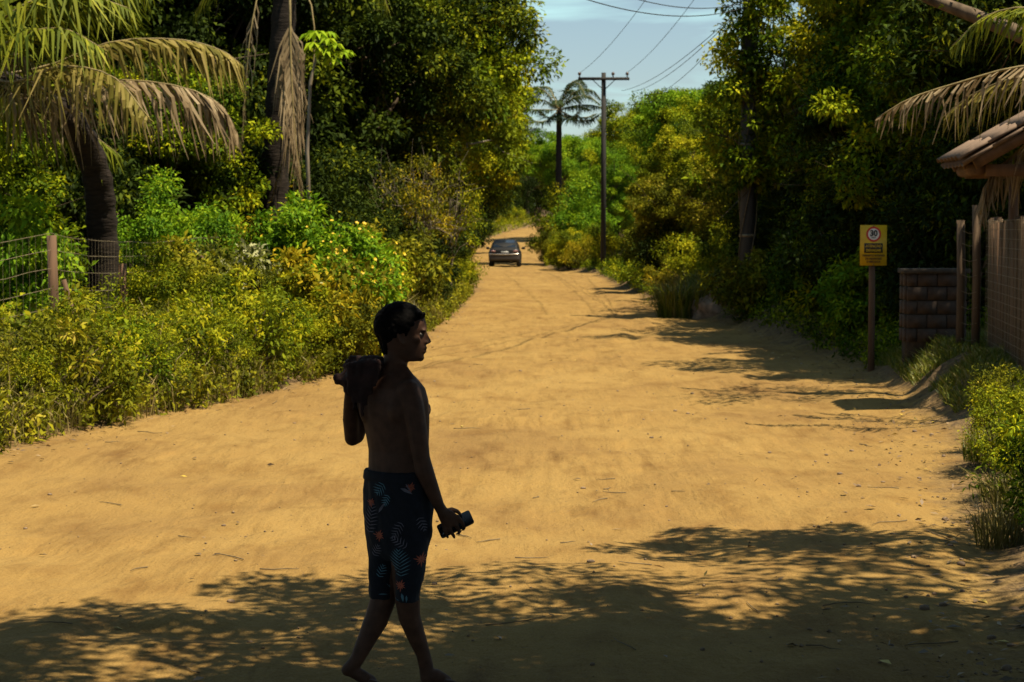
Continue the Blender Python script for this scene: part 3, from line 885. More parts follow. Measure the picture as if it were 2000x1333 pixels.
def frond(parent, pts, leaf_len, n=70, mat_=None, hang=.6, seed=0, width=.035, start=.12, rib=.022, name='frond', sparse=0.0):
    """rachis through pts with hanging leaflets on both sides; hang 0 = flat feather, 1 = straight down"""
    r = np.random.default_rng(seed)
    C = bez(pts, 40)
    T = unit(np.gradient(C, axis=0))
    org = Vector(C[0])
    mb = MB().tube([Vector(p) - org for p in C[::3]] + [Vector(C[-1]) - org], list(np.linspace(rib, rib * .25, len(C[::3]) + 1)), 5)
    o = mb.build(name, m_rachis, parent, True, loc=org)
    u = start + (1 - start) * (np.arange(n) + .5) / n
    LV = Leaves()
    for s in (-1, 1):
        keep = r.random(n) > sparse
        uu = u[keep] + r.normal(size=keep.sum()) * .007
        uu = np.clip(uu, 0, 1)
        k = np.clip(uu * 39, 0, 38.999); i = k.astype(int); f = (k - i)[:, None]
        p = C[i] * (1 - f) + C[i + 1] * f - np.array(tuple(org)); t = T[i]
        sd = unit(np.cross(t, np.array([0, 0, 1.])) + 1e-6) * s
        m = len(p)
        ll = leaf_len * (np.sin(np.pi * np.clip(.16 + .80 * uu, 0, 1)) ** .7) * r.uniform(.55, 1.2, m)
        d0 = unit(sd * (1 - hang * .55) + t * .55 + np.array([0, 0, -1.]) * hang * .5 + r.normal(size=(m, 3)) * .10)
        d1 = unit(sd * (1 - hang) * .7 + t * .30 + np.array([0, 0, -1.]) * (.25 + hang * 1.3) + r.normal(size=(m, 3)) * .22)
        P1 = p + d0 * (ll * .38)[:, None]; P2 = P1 + d1 * (ll * .62)[:, None]
        side = unit(np.cross(d0, unit(np.cross(d0, t) + 1e-6)))
        LV.strip(p, P1, P2, width * r.uniform(.7, 1.2, m), side, np.clip(.5 + r.normal(size=m) * .25, 0, 1))
    obj('leaflets', LV.mesh('leaflets'), mat_, o)
    return o
# ------------------------------------------------------------------ man-made things
def keep(root):
    for o in root.children:
        if o.type != 'EMPTY' or True:
            o.matrix_parent_inverse = Matrix.Translation(root.location).inverted()
    return root
def X(px, Y): return (px - 1000) / FPX * Y

m_conc = simple('pole_concrete', (.055, .055, .058), .9, var=.3, scale=5, bump=.3, stretch=(1, 1, .3))
m_polew = simple('pole_wood', (.02, .018, .018), .85, var=.35, scale=8, bump=.4, stretch=(1, 1, .15))
m_wire = simple('cable_black', (.02, .02, .022), .6, var=.1)
m_steel = simple('galvanised_wire', (.20, .16, .10), .5, .3, var=.2, scale=20)
m_wood = simple('weathered_wood', (.105, .057, .032), .85, var=.4, scale=7, bump=.5, stretch=(1, 1, .12))
m_wood2 = simple('dark_board', (.085, .052, .03), .85, var=.45, scale=6, bump=.5, stretch=(1, 1, .1))
m_brick = simple('fired_brick', (.05, .032, .023), .95, var=.35, scale=9, bump=.5)
m_mortar = simple('mortar', (.042, .033, .026), .95, var=.3, scale=14, bump=.4)
m_tile = simple('clay_tile', (.12, .08, .058), .85, var=.35, scale=8, bump=.4)
m_yel = simple('sign_yellow', (.55, .33, .008), .45, var=.14, scale=9)
m_red = simple('sign_red', (.45, .03, .02), .45, var=.1)
m_white = simple('sign_white', (.70, .66, .62), .45, var=.08, scale=14)
m_black = simple('sign_black', (.012, .012, .014), .5, var=.1)
m_ins = simple('insulator', (.10, .06, .045), .25, var=.1)

# far power pole with its cross-arm
def utility_pole(label, x, y, h, r0, r1, m, arm=None, bands=()):
    z0 = gz(x, y)
    t = thing('utility_pole', label, 'utility pole', (x, y, z0))
    MB().tube([(0, 0, -.6), (0, 0, h * .5), (0, 0, h)], [r0, (r0 + r1) / 2, r1], 10).build('pole', m, t, True)
    if arm:
        MB().box((0, -.14, h - .28), (arm, .10, .13)).build('cross_arm', m_polew, t)
        for dx in (-arm / 2 + .06, arm * .18, arm / 2 - .1):
            MB().tube([(dx, -.14, h - .22), (dx, -.14, h - .12), (dx, -.14, h - .11), (dx, -.14, h - .02), (dx, -.14, h + .02)], [.025, .03, .075, .07, .03], 8).build('insulator', m_ins, t, True)
        for s in (-1, 1):
            MB().tube([(s * .5, -.14, h - .33), (0, -.14, h - .8)], .02, 5).build('brace', m_polew, t)
    for zb in bands:
        rb = r0 + (r1 - r0) * zb / h + .012
        MB().tube([(0, 0, zb - .03), (0, 0, zb + .03)], rb, 12).build('band', m_steel, t, True)
    return t
FP = (4.12, 90.0); FPH = 8.75
utility_pole('dark power pole with a cross-arm standing beyond the bend on the sunny verge', *FP, FPH, .13, .10, m_polew, 2.3)
NP = (5.2, 44.0)
utility_pole('tall grey concrete pole with two metal bands half hidden in leaves', *NP, 9.3, .19, .12, m_conc, None, (1.55, 3.55))

def cable(label, a, b, sag, r=.013, grp=None):
    a, b = Vector(a), Vector(b)
    P = [a.lerp(b, t) - Vector((0, 0, 4 * sag * t * (1 - t))) for t in np.linspace(0, 1, 33)]
    o = MB().tube([p - a for p in P], r, 5).build('power_cable', m_wire, None, True, loc=a)
    tag(o, label, 'cable', grp)
zf = gz(*FP) + FPH
ntop = gz(*NP) + 9.3
cable('thin overhead line climbing from the left end of the far cross-arm', (FP[0] - 1.05, FP[1] - .14, zf), (NP[0] - .6, NP[1], ntop), .5, .009)
cable('thin overhead line climbing from the right end of the far cross-arm', (FP[0] + 1.05, FP[1] - .14, zf), (NP[0] + .5, NP[1], ntop), .5, .009)
npz = 7.3
for i, (dz, px, py, Y, sg, tx) in enumerate(((-.45, 820, -150, 24, .55, 'lowest sagging black cable crossing the sky from the leafy pole'), (-.35, 700, -330, 24, .8, 'second sagging cable above it crossing the sky from the leafy pole'),
                                    (.0, 1000, -160, 24, .35, 'upper short cable leaving the sky at its top edge from the leafy pole'), (.12, 1040, -190, 24, .3, 'topmost cable leaving the sky at its top edge from the leafy pole'))):
    cable(tx, (NP[0] - .1, NP[1], npz + dz), at(px, py, Y), sg, .009)
for i, (dx, dz, tx) in enumerate(((-.5, -.1, 'slanting line from the leafy pole down to the treetops, nearest the open sky'), (-.2, -.15, 'slanting line from the leafy pole down to the treetops, middle of three'), (.3, -.35, 'slanting line from the leafy pole down to the treetops, closest to the pole'))):
    cable(tx, (NP[0] - .12, NP[1], npz - .35 + dz * .5), (FP[0] + 1.6 + dx * 1.6, 89.8, 8.3 + dz), .35, .009)

# 30 km/h sign
def text_mesh(body, size, bold=0.0, sx=1.0):
    cu = bpy.data.curves.new('txt', 'FONT'); cu.body = body; cu.size = size; cu.align_x = 'CENTER'; cu.align_y = 'CENTER'
    cu.extrude = .0012; cu.offset = bold
    o = bpy.data.objects.new('txt', cu); COL.objects.link(o)
    me = bpy.data.meshes.new_from_object(o.evaluated_get(bpy.context.evaluated_depsgraph_get()))
    bpy.data.objects.remove(o); bpy.data.curves.remove(cu)
    me.transform(Matrix.Diagonal((sx, 1, 1, 1)))
    me.transform(Matrix.Rotation(math.pi / 2, 4, 'X'))
    return me
SY = 27.4
sx_ = X(1703, SY)
sz0 = gz(sx_, SY)
zt = at(1703, 440, SY).z
sgn = thing('road_sign', 'yellow speed sign reading 30 on a wooden post', 'road sign', (sx_, SY, sz0), math.radians(3))
hT = zt - sz0; bw, bh = .368, .555
MB().tube([(0, 0, -.4), (.0, 0, hT * .5), (-.006, 0, hT - .1)], [.050, .046, .042], 8).build('post', m_wood, sgn, True)
yf = -.062
cz = hT - bh / 2
MB().box((0, yf, cz), (bw, .012, bh)).build('board', m_yel, sgn)
def disc(r, z, y, m, name, inner=0):
    pts = [(r * math.cos(t), y, z + r * math.sin(t)) for t in np.linspace(0, 2 * math.pi, 40, endpoint=False)]
    mb = MB()
    if inner:
        p2 = [(inner * math.cos(t), y, z + inner * math.sin(t)) for t in np.linspace(0, 2 * math.pi, 40, endpoint=False)]
        mb.add(pts + p2, [(k, (k + 1) % 40, 40 + (k + 1) % 40, 40 + k) for k in range(40)])
    else:
        mb.add(pts, [tuple(range(40))])
    mb.build(name, m, sgn)
zc30 = cz + .152
for bz in (cz + .265, cz - .262):
    MB().ball((0, yf - .008, bz), (.009, .005, .009), None, 10, 6).build('bolt', m_steel, sgn, True)
disc(.104, zc30, yf - .009, m_red, 'red_ring', .078)
disc(.079, zc30, yf - .008, m_white, 'white_disc')
def sign_text(body, size, z, m, bold, sx=1.0):
    obj('lettering', text_mesh(body, size, bold, sx), m, sgn, loc=(0, yf - .013, z))
sign_text('30', .112, zc30 + .010, m_black, .0035, .95)
sign_text('km/h', .028, zc30 - .046, m_black, .0004)
pz = cz - .038
MB().box((0, yf - .008, pz), (.258, .006, .132)).build('black_panel', m_black, sgn)
sign_text('ATENÇÃO', .050, pz + .026, m_yel, .0012, .92)
sign_text('DEVAGAR', .050, pz - .032, m_yel, .0012, .92)
for t_, z_, w_ in (('TRÂNSITO INTENSO', cz - .142, 1.0), ('DE PEDESTRES', cz - .186, 1.05), ('E VEÍCULOS', cz - .228, 1.05)):
    sign_text(t_, .034, z_, m_black, .0009, w_)

# left wire fence
def wire_fence(name, label, posts, h, zs, dv, m_post, rpost, heights=None, lean=None):
    x0, y0 = posts[0]
    t = thing(name, label, 'fence', (x0, y0, gz(x0, y0)))
    tops = []
    for i, (x, y) in enumerate(posts):
        z = gz(x, y) - gz(x0, y0)
        hh = heights[i] if heights else h
        MB().tube([(x - x0, y - y0, z - .4), (x - x0 + .01, y - y0, z + hh * .5), (x - x0 - .008, y - y0, z + hh)], [rpost * 1.05, rpost, rpost * .95], 8).build('post', m_post, t, True)
    mb = MB(); mv = MB()
    for k in range(len(posts) - 1):
        a, b = posts[k], posts[k + 1]
        L = math.dist(a, b); n = max(2, int(L / .5))
        for zz in zs:
            P = []
            for i in range(n + 1):
                u = i / n; x, y = a[0] + (b[0] - a[0]) * u, a[1] + (b[1] - a[1]) * u
                P.append((x - x0, y - y0 - rpost, gz(a[0], a[1]) * (1 - u) + gz(b[0], b[1]) * u - gz(x0, y0) + zz + .02 * mnoise(Vector((x * 2, y * 2, zz * 9))) - .03 * math.sin(math.pi * u)))
            mb.tube(P, .0035, 4, False)
        for i in range(int(L / dv)):
            u = (i + .5) / int(L / dv); x, y = a[0] + (b[0] - a[0]) * u, a[1] + (b[1] - a[1]) * u
            zb = gz(a[0], a[1]) * (1 - u) + gz(b[0], b[1]) * u - gz(x0, y0)
            mv.tube([(x - x0, y - y0 - rpost, zb + zs[0]), (x - x0, y - y0 - rpost, zb + zs[-1])], .0018, 3, False)
    w = mb.build('wire', m_steel, t); w['kind'] = 'stuff'
    mv.build('upright_wire', m_steel, t)['kind'] = 'stuff'
    return t
pl = [(-6.3, 20.6), (X(103, 24), 24.0), (X(240, 27.4), 27.4), (X(392, 32), 32.0), (X(500, 37), 37.0)]
fz = at(103, 460, 24).z - gz(*pl[1])
wire_fence('wire_fence', 'sagging wire mesh fence on wooden posts behind the weeds', pl, 1.6, [.25, .48, .72, .95, 1.18, 1.40, 1.60], .16, m_wood, .062,
           [fz, fz, fz - .28, fz - .25, fz - .2])
# propped stake beside the first post
st = MB().tube([(.42, .1, -.2), (.1, .05, 1.05)], [.035, .03], 7)
tag(st.build('wooden_stake', m_wood, None, True, loc=(pl[1][0], 24.1, gz(pl[1][0], 24.1))), 'short wooden stake leaning against the front fence post', 'stake')

# wooden palisade with wire in front, right
def palisade():
    A, Bp = Vector((5.28, 20.0, 0)), Vector((5.97, 24.9, 0))
    t = thing('board_fence', 'upright brown board fence covered with square wire mesh', 'fence', (A.x, A.y, gz(A.x, A.y)))
    d = (Bp - A); L = d.length; d.normalize(); ang = math.atan2(d.y, d.x)
    R = Matrix.Rotation(ang, 3, 'Z'); nrm = Vector((-d.y, d.x, 0))
    zt_ = 2.10 - t.location.z
    n = 22; w = L / n
    for i in range(n):
        hh = zt_ + random.uniform(-.05, .04)
        c = d * (w * (i + .5)) + nrm * random.uniform(-.012, .012)
        mb = MB().box((0, 0, hh / 2 - .1), (w * .93, .024, hh + .2))
        o = mb.build('board', m_wood2 if random.random() < .6 else m_wood, t, loc=c, rot=(random.uniform(-.01, .01), random.uniform(-.008, .008), ang))
    mb = MB()
    for k in range(17):
        z = .05 + k * (zt_ - .05) / 16
        mb.tube([d * u * L + nrm * (.05 + .004 * mnoise(Vector((u * 9, z * 4, 0)))) + Vector((0, 0, z)) for u in np.linspace(0, 1, 24)], .0026, 4, False)
    mb.build('wire', m_steel, t)['kind'] = 'stuff'
    mb = MB()
    for i in range(40):
        mb.tube([d * (L * (i + .5) / 40) + nrm * .052 + Vector((0, 0, .05)), d * (L * (i + .5) / 40) + nrm * .052 + Vector((0, 0, zt_))], .0018, 4, False)
    mb.build('upright_wire', m_steel, t)['kind'] = 'stuff'
    for u in (.02, .5, .985):
        MB().tube([d * L * u - nrm * .08 + Vector((0, 0, -.3)), d * L * u - nrm * .08 + Vector((0, 0, zt_ + .05))], .055, 8).build('post', m_wood, t, True)
    # kerb stones under the boards
    for i in range(7):
        MB().box((0, 0, 0), (L / 7 * .95, .14, .16)).build('kerb_stone', m_mortar, t, loc=d * (L * (i + .5) / 7) + nrm * .07 + Vector((0, 0, .0)), rot=(0, 0, ang + random.uniform(-.05, .05)))
palisade()

# brick gate pier
def brick_pier():
    Yp = 25.6; x0, x1 = X(1772, Yp), X(1888, Yp)
    zb = gz((x0 + x1) / 2, Yp); ztop = at(1800, 533, Yp).z
    t = thing('brick_pier', 'low brick gate pier in the shade beside the fence', 'wall', ((x0 + x1) / 2, Yp + .2, zb))
    W, D, Hh = x1 - x0, .42, ztop - zb
    MB().box((0, 0, Hh / 2 - .16), (W - .03, D - .03, Hh + .3)).build('core', m_mortar, t)
    rows = int(Hh / .16); bl = W / 3
    me = None
    for j in range(rows):
        z = .03 + (j + .5) * Hh / rows - .03
        off = 0 if j % 2 else bl / 2
        k = -W / 2
        xs = [-W / 2 + off + bl * i for i in range(-1, 4)]
        for xa in xs:
            a, b = max(xa, -W / 2), min(xa + bl, W / 2)
            if b - a < .04: continue
            MB().box((0, 0, 0), (b - a - .014, .07, Hh / rows - .016)).build('brick', m_brick, t, loc=((a + b) / 2, -D / 2 + .02 + random.uniform(-.006, .006), z))
        for s in (-1, 1):
            for q in range(2):
                MB().box((0, 0, 0), (.07, D / 2 - .05, Hh / rows - .016)).build('brick', m_brick, t, loc=(s * (W / 2 - .018), -D / 4 + .06 + q * D / 2 - .02, z))
    MB().box((0, 0, Hh + .02), (W + .08, D + .08, .06)).build('cap', m_mortar, t)
brick_pier()

# gate posts with a wire panel
gp = [(X(1876, 25.0), 25.0), (X(1906, 24.9), 24.9)]
wire_fence('wire_gate', 'narrow wire gate panel between two wooden posts beside the brick pier', gp, 1.7, [.1, .3, .5, .7, .9, 1.1, 1.3, 1.45], .12, m_wood2, .055, [1.58, 1.78])

# tiled roof of the gate shelter
def gate_roof():
    Y0, Y1 = 21.6, 22.75
    e = at(1882, 325, Y0); rgt = at(2030, 243, Y0)
    sl = math.atan2(rgt.z - e.z, rgt.x - e.x)
    t = thing('gate_shelter', 'small clay tiled shelter roof on timber posts over the gate', 'shelter', (e.x + .9, Y0 + .5, gz(e.x + .9, Y0 + .5)))
    o0 = e - t.location
    u = Vector((math.cos(sl), 0, math.sin(sl))); n = Vector((-math.sin(sl), 0, math.cos(sl)))
    SL = 2.3
    # barrel tiles: channel rows below, cover rows above
    def tile(up):
        V, F = [], []
        k = 7
        for j in (0, 1):
            for q in (0, 1):
                rr = (.085 if j == 0 else .070) + (.012 if q else 0)
                for i in range(k):
                    a = math.pi * i / (k - 1)
                    V.append((j * .42, rr * math.cos(a), (rr * .62 * math.sin(a)) * (1 if up else -1)))
        for i in range(k - 1):
            F += [(i, i + 1, 2 * k + i + 1, 2 * k + i), (k + i, 3 * k + i, 3 * k + i + 1, k + i + 1), (i, k + i, k + i + 1, i + 1), (2 * k + i, 2 * k + i + 1, 3 * k + i + 1, 3 * k + i)]
        F += [(0, 2 * k, 3 * k, k), (k - 1, 2 * k - 1, 4 * k - 1, 3 * k - 1)]
        return new_mesh('roof_tile', V, F, True)
    mu, md = tile(True), tile(False)
    rows = int((Y1 - Y0) / .18)
    R = Matrix.Rotation(-sl, 3, 'Y')
    for j in range(rows):
        for i in range(6):
            for me_, dy, dn in ((md, 0, .055), (mu, .09, .075)):
                p = o0 + u * (i * .37) + n * (dn + .008 * i * 0) + Vector((0, .05 + j * .18 + dy, 0))
                obj('roof_tile', me_, m_tile, t, loc=p, rot=(random.uniform(-.03, .03), -sl + random.uniform(-.015, .02) - .03, random.uniform(-.02, .02)))
    for dy in (.03, .6, 1.12):
        c = o0 + u * (SL / 2 + .12) - n * .045 + Vector((0, dy, 0))
        MB().box((0, 0, 0), (SL, .07, .11)).build('rafter', m_wood, t, loc=c, rot=(0, -sl, 0))
    for i in range(6):
        c = o0 + u * (.15 + i * .37) + n * .022 + Vector((0, .58, 0))
        MB().box((0, 0, 0), (.06, 1.14, .022)).build('batten', m_wood, t, loc=c, rot=(0, -sl, 0))
    zb = at(1960, 333, Y0 + .15).z - t.location.z
    xb = at(1925, 333, Y0 + .15).x - t.location.x
    MB().box((xb + .9, -.35, zb), (1.8, .11, .13)).build('beam', m_wood, t)
    MB().box((xb + .9, .6, zb), (1.8, .11, .13)).build('beam', m_wood, t)
    for dx in (.55, 1.7):
        for dy in (-.35, .6):
            MB().tube([(xb + dx, dy, -.3), (xb + dx, dy, zb - .065)], .06, 8).build('post', m_wood, t, True)
    MB().tube([(xb - .06, -.35, zb + .02), (xb - .04, .6, zb + .02)], .075, 8).build('purlin', m_wood, t, True)
gate_roof()

# short wooden stump post by the concrete pole
xw, yw = X(1427, 45.5), 45.5
tag(MB().tube([(0, 0, -.3), (0, 0, .5), (.03, 0, 1.02)], [.16, .15, .145], 10).build('wooden_post', m_wood, None, True, loc=(xw, yw, gz(xw, yw))), 'thick short weathered post beside the tall concrete pole', 'post')
xw, yw = X(865, 50), 50.0
for px, Y, h, r, tx in ((722, 41, 1.5, .05, 'thin grey fence stake standing behind the flowering bush'), (1090, 98, 1.3, .05, 'thin stake among shrubs beyond the far bend')):
    tag(MB().tube([(0, 0, -.3), (.02, 0, h)], [r, r * .9], 7).build('fence_stake', m_polew, None, True, loc=(X(px, Y), Y, gz(X(px, Y), Y))), tx, 'stake')

# ------------------------------------------------------------------ the car
def make_car():
    Yc = 106.0; xc = X(985, Yc)
    t = thing('car', 'dark grey saloon car driving away along the sandy road', 'car', (xc, Yc, gz(xc, Yc + 1.8)), math.radians(-1.5))
    m_body = simple('car_paint', (.005, .0055, .008), .6, .0, var=.25, scale=3, spec=.2)
    m_dust = simple('dusty_bumper', (.03, .024, .022), .6, var=.3, scale=5)
    m_glass = simple('car_glass', (.012, .016, .025), .06, var=.05, spec=.7)
    m_tyre = simple('tyre', (.02, .019, .018), .9, var=.2)
    m_rim = simple('wheel_rim', (.30, .29, .28), .4, .6, var=.1)
    m_tail = simple('tail_lamp', (.22, .10, .09), .15, var=.1, spec=.8, coat=.5)
    m_chrome = simple('bumper_lit_ledge', (.42, .38, .35), .25, .8, var=.1)  # pale metal for the sky-lit bumper ledge, shared with the exhaust
    m_plate = simple('number_plate', (.30, .30, .30), .5, var=.1)
    def sec(y, w, z0, z1, ins=.06, n=10):
        """rounded body section, widest at mid height"""
        P = []
        hh = z1 - z0
        prof = [(0, -1, 0), (.78, -1, 0), (.93, -.8, 0), (1, -.35, 0), (1, .15, 0), (.97, .6, 0), (.90, .92, 0), (.72, 1, 0), (0, 1.02, 0)]
        R = [(w * a, z0 + hh * (b + 1) / 2) for a, b, _ in prof]
        P = [Vector((x, y, z)) for x, z in R] + [Vector((-x, y, z)) for x, z in R[-2:0:-1]]
        return P
    body = MB().loft([sec(0, .74, .42, .90), sec(.05, .80, .30, .99), sec(.35, .85, .24, 1.03), sec(.9, .865, .22, 1.0), sec(2.1, .865, .2, .96), sec(3.0, .86, .2, .94),
                      sec(3.7, .84, .22, .86), sec(4.15, .78, .26, .74), sec(4.3, .66, .34, .62)])
    body.build('body', m_body, t, True)
    def gsec(y, wb, wt, z0, z1):
        prof = [(wb, z0), (wb * .985, z0 + (z1 - z0) * .35), ((wb + wt) / 2, z0 + (z1 - z0) * .68), (wt, z0 + (z1 - z0) * .92), (wt * .86, z1), (0, z1 + .02)]
        return [Vector((x, y, z)) for x, z in prof] + [Vector((-x, y, z)) for x, z in prof[-2::-1]]
    MB().loft([gsec(.42, .70, .58, .96, 1.02), gsec(.75, .74, .60, .94, 1.26), gsec(1.2, .76, .585, .93, 1.43), gsec(1.9, .77, .59, .92, 1.465), gsec(2.5, .77, .58, .9, 1.42), gsec(3.2, .74, .58, .9, .98)]).build('roof', m_body, t, True)
    # panes, standing just proud of the cabin
    rw = [Vector((-.60, .50, 1.035)), Vector((.60, .50, 1.035)), Vector((.50, 1.08, 1.405)), Vector((-.50, 1.08, 1.405))]
    up = Vector((0, -.52, .80)).normalized() * .05
    MB().add([p + up for p in rw] + [p + up * .2 for p in rw], [(0, 1, 2, 3), (0, 4, 5, 1), (1, 5, 6, 2), (2, 6, 7, 3), (3, 7, 4, 0)]).build('rear_window', m_glass, t)
    ww = [Vector((-.62, 3.12, 1.0)), Vector((.62, 3.12, 1.0)), Vector((.52, 2.55, 1.40)), Vector((-.52, 2.55, 1.40))]
    MB().add([p + Vector((0, .05, .04)) for p in ww], [(0, 3, 2, 1)]).build('windscreen', m_glass, t)
    for s in (-1, 1):
        for ya, yb in ((1.0, 1.72), (1.8, 2.55)):
            V = [Vector((s * .785, ya, 1.0)), Vector((s * .785, yb, 1.0)), Vector((s * .66, yb - .05, 1.34)), Vector((s * .66, ya + .08, 1.34))]
            MB().add(V, [(0, 1, 2, 3)]).build('side_window', m_glass, t)
        MB().tube([(s * .72, .035, .86), (s * .60, -.025, .86), (s * .47, -.035, .85)], [.04, .055, .035], 8).build('tail_lamp', m_tail, t, True)
        M = Matrix.Diagonal((1, .6, .75, 1))
        MB().ball((s * .97, 2.45, 1.0), (.10, .06, .075)).build('mirror', m_body, t, True)
        MB().tube([(s * .84, 2.45, .96), (s * .93, 2.45, .98)], .02, 6).build('mirror_stalk', m_body, t)
    bp = MB().loft([[Vector((x, y + (abs(x) / .83) ** 3 * .10, z)) for x, z in [(k * .83 / 6, 0) for k in range(-6, 7)] for y, z in ((-.10, zz),)] +
                    [Vector((k * .83 / 6, .06 + (abs(k) / 6) ** 3 * .12, zz)) for k in range(6, -7, -1)] for zz in (.36, .44, .62, .68)])
    bp.build('bumper', m_dust, t, True)
    MB().loft([[Vector((k * .81 / 8, -.115 + (abs(k) / 8) ** 3 * .10, zz + .03 * (abs(k) / 8) ** 2)) for k in range(-8, 9)] + [Vector((k * .81 / 8, -.06 + (abs(k) / 8) ** 3 * .10, zz + .03 * (abs(k) / 8) ** 2)) for k in range(8, -9, -1)] for zz in (.655, .71)]).build('bumper_lit_ledge', m_chrome, t, True)  # bright strip painted for the sky light caught by the bumper's top ledge
    MB().box((.02, -.005, .80), (.40, .015, .11)).build('number_plate', m_plate, t)
    MB().tube([(0, 1.35, 1.47), (0, 1.05, 1.62)], .008, 5).build('antenna', m_tyre, t)
    MB().tube([(.35, -.05, .33), (.35, .2, .33)], .03, 8).build('exhaust', m_chrome, t)
    for yy in (.82, 3.35):
        for s in (-1, 1):
            w = thing_wheel(t, s * .74, yy, m_tyre, m_rim)
    return t
def thing_wheel(t, x, y, m_tyre, m_rim):
    r, hw = .305, .095
    prof = [(r * .62, -hw), (r * .93, -hw), (r, -hw * .7), (r, hw * .7), (r * .93, hw), (r * .62, hw)]
    V = [[Vector((b, a * math.cos(k), a * math.sin(k))) for k in np.linspace(0, 2 * math.pi, 24, endpoint=False)] for a, b in prof]
    mb = MB().loft(V, False)
    w = mb.build('wheel', m_tyre, t, True, loc=(x, y, r))
    R2 = [[Vector((b, a * math.cos(k), a * math.sin(k))) for k in np.linspace(0, 2 * math.pi, 20, endpoint=False)] for a, b in ((r * .64, -hw * .8), (r * .3, -hw * .5), (r * .3, hw * .5), (r * .64, hw * .8))]
    MB().loft(R2).build('rim', m_rim, w, True)
    return w
make_car()
# ------------------------------------------------------------------ trees
R_ = np.random.default_rng(77)
def tr(px, Y, proto, s, m, label, group=None, rz=None, bark=None, sz=None, kind='broadleaf_tree', cat='tree'):
    x = X(px, Y)
    return plant(kind, proto, (bark or m_bark, m), x, Y, s, R_.uniform(0, 6.28) if rz is None else rz, label, cat, group, sz=sz)

# left mass, nearest the road first
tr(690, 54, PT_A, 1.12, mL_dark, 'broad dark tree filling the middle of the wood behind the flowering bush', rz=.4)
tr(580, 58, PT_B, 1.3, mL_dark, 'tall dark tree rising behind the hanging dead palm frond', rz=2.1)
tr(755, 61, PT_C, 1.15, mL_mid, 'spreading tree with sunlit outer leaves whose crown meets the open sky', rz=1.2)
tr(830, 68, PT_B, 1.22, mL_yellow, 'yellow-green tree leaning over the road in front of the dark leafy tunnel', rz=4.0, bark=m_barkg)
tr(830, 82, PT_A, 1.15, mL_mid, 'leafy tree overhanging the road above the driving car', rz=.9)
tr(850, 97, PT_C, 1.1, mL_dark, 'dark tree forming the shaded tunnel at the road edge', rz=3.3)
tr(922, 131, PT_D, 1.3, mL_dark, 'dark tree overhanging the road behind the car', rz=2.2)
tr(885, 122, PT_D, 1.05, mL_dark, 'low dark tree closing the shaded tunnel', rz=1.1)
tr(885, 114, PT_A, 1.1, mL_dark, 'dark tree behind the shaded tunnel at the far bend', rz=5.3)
g = 'trees in the dark wood behind the wire fence'
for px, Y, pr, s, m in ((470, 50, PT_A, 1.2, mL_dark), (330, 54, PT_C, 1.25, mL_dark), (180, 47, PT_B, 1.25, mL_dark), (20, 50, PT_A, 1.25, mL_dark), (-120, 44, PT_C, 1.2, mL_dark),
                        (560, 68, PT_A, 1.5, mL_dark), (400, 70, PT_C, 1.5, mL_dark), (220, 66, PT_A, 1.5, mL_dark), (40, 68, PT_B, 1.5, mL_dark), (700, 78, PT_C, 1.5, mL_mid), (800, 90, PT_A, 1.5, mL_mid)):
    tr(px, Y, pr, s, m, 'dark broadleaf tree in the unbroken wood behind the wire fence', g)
g = 'understorey bushes in the dark wood'
for px, Y, s in ((-60, 36, 2.0), (60, 39, 2.1), (170, 37, 1.9), (260, 41, 2.1), (370, 43, 2.1), (480, 44, 2.1), (590, 48, 2.2), (690, 52, 2.1), (-20, 46, 2.6), (130, 48, 2.6), (300, 52, 2.7), (440, 55, 2.8), (570, 58, 2.8), (760, 60, 2.2), (680, 66, 2.8)):
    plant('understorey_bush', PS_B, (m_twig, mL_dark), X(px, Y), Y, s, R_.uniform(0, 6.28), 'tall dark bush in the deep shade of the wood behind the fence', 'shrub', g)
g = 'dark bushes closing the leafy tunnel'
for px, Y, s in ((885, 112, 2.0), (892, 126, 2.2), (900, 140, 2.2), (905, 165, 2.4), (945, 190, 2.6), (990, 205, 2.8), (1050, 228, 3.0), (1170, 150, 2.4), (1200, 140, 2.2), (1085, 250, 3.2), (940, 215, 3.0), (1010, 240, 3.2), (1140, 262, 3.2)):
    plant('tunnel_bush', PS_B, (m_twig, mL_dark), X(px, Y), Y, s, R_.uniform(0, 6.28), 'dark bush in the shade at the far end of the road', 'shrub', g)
# small trees and saplings under the left mass
tr(830, 46, PT_E, .6, mL_gold, 'sparse golden sapling with bare twigs standing behind the flowering bush', rz=1, sz=1.55, bark=m_barkg)
tr(765, 47, PT_E, .62, mL_olive, 'thin olive sapling with pale bare twigs beside the flowering bush', rz=2, sz=1.4, bark=m_barkg)
tr(880, 56, PT_E, .7, mL_yellow, 'yellow-leaved sapling at the road edge before the dark tunnel', rz=3.3, sz=1.5, bark=m_barkg)
tr(765, 52, PT_D, .62, mL_dark, 'slender young tree with a dark stem beside the narrowing road', rz=.3)
tr(880, 74, PT_E, .9, mL_mid, 'small yellow-green tree under the overhanging crown beside the road', rz=2.7)
tr(320, 40, PT_D, .95, mL_mid, 'round green young tree standing behind the fence under the palm fronds', rz=2.2)
tr(-40, 33, PT_D, .8, mL_mid, 'young tree with hanging leaves behind the first fence post', rz=.2)

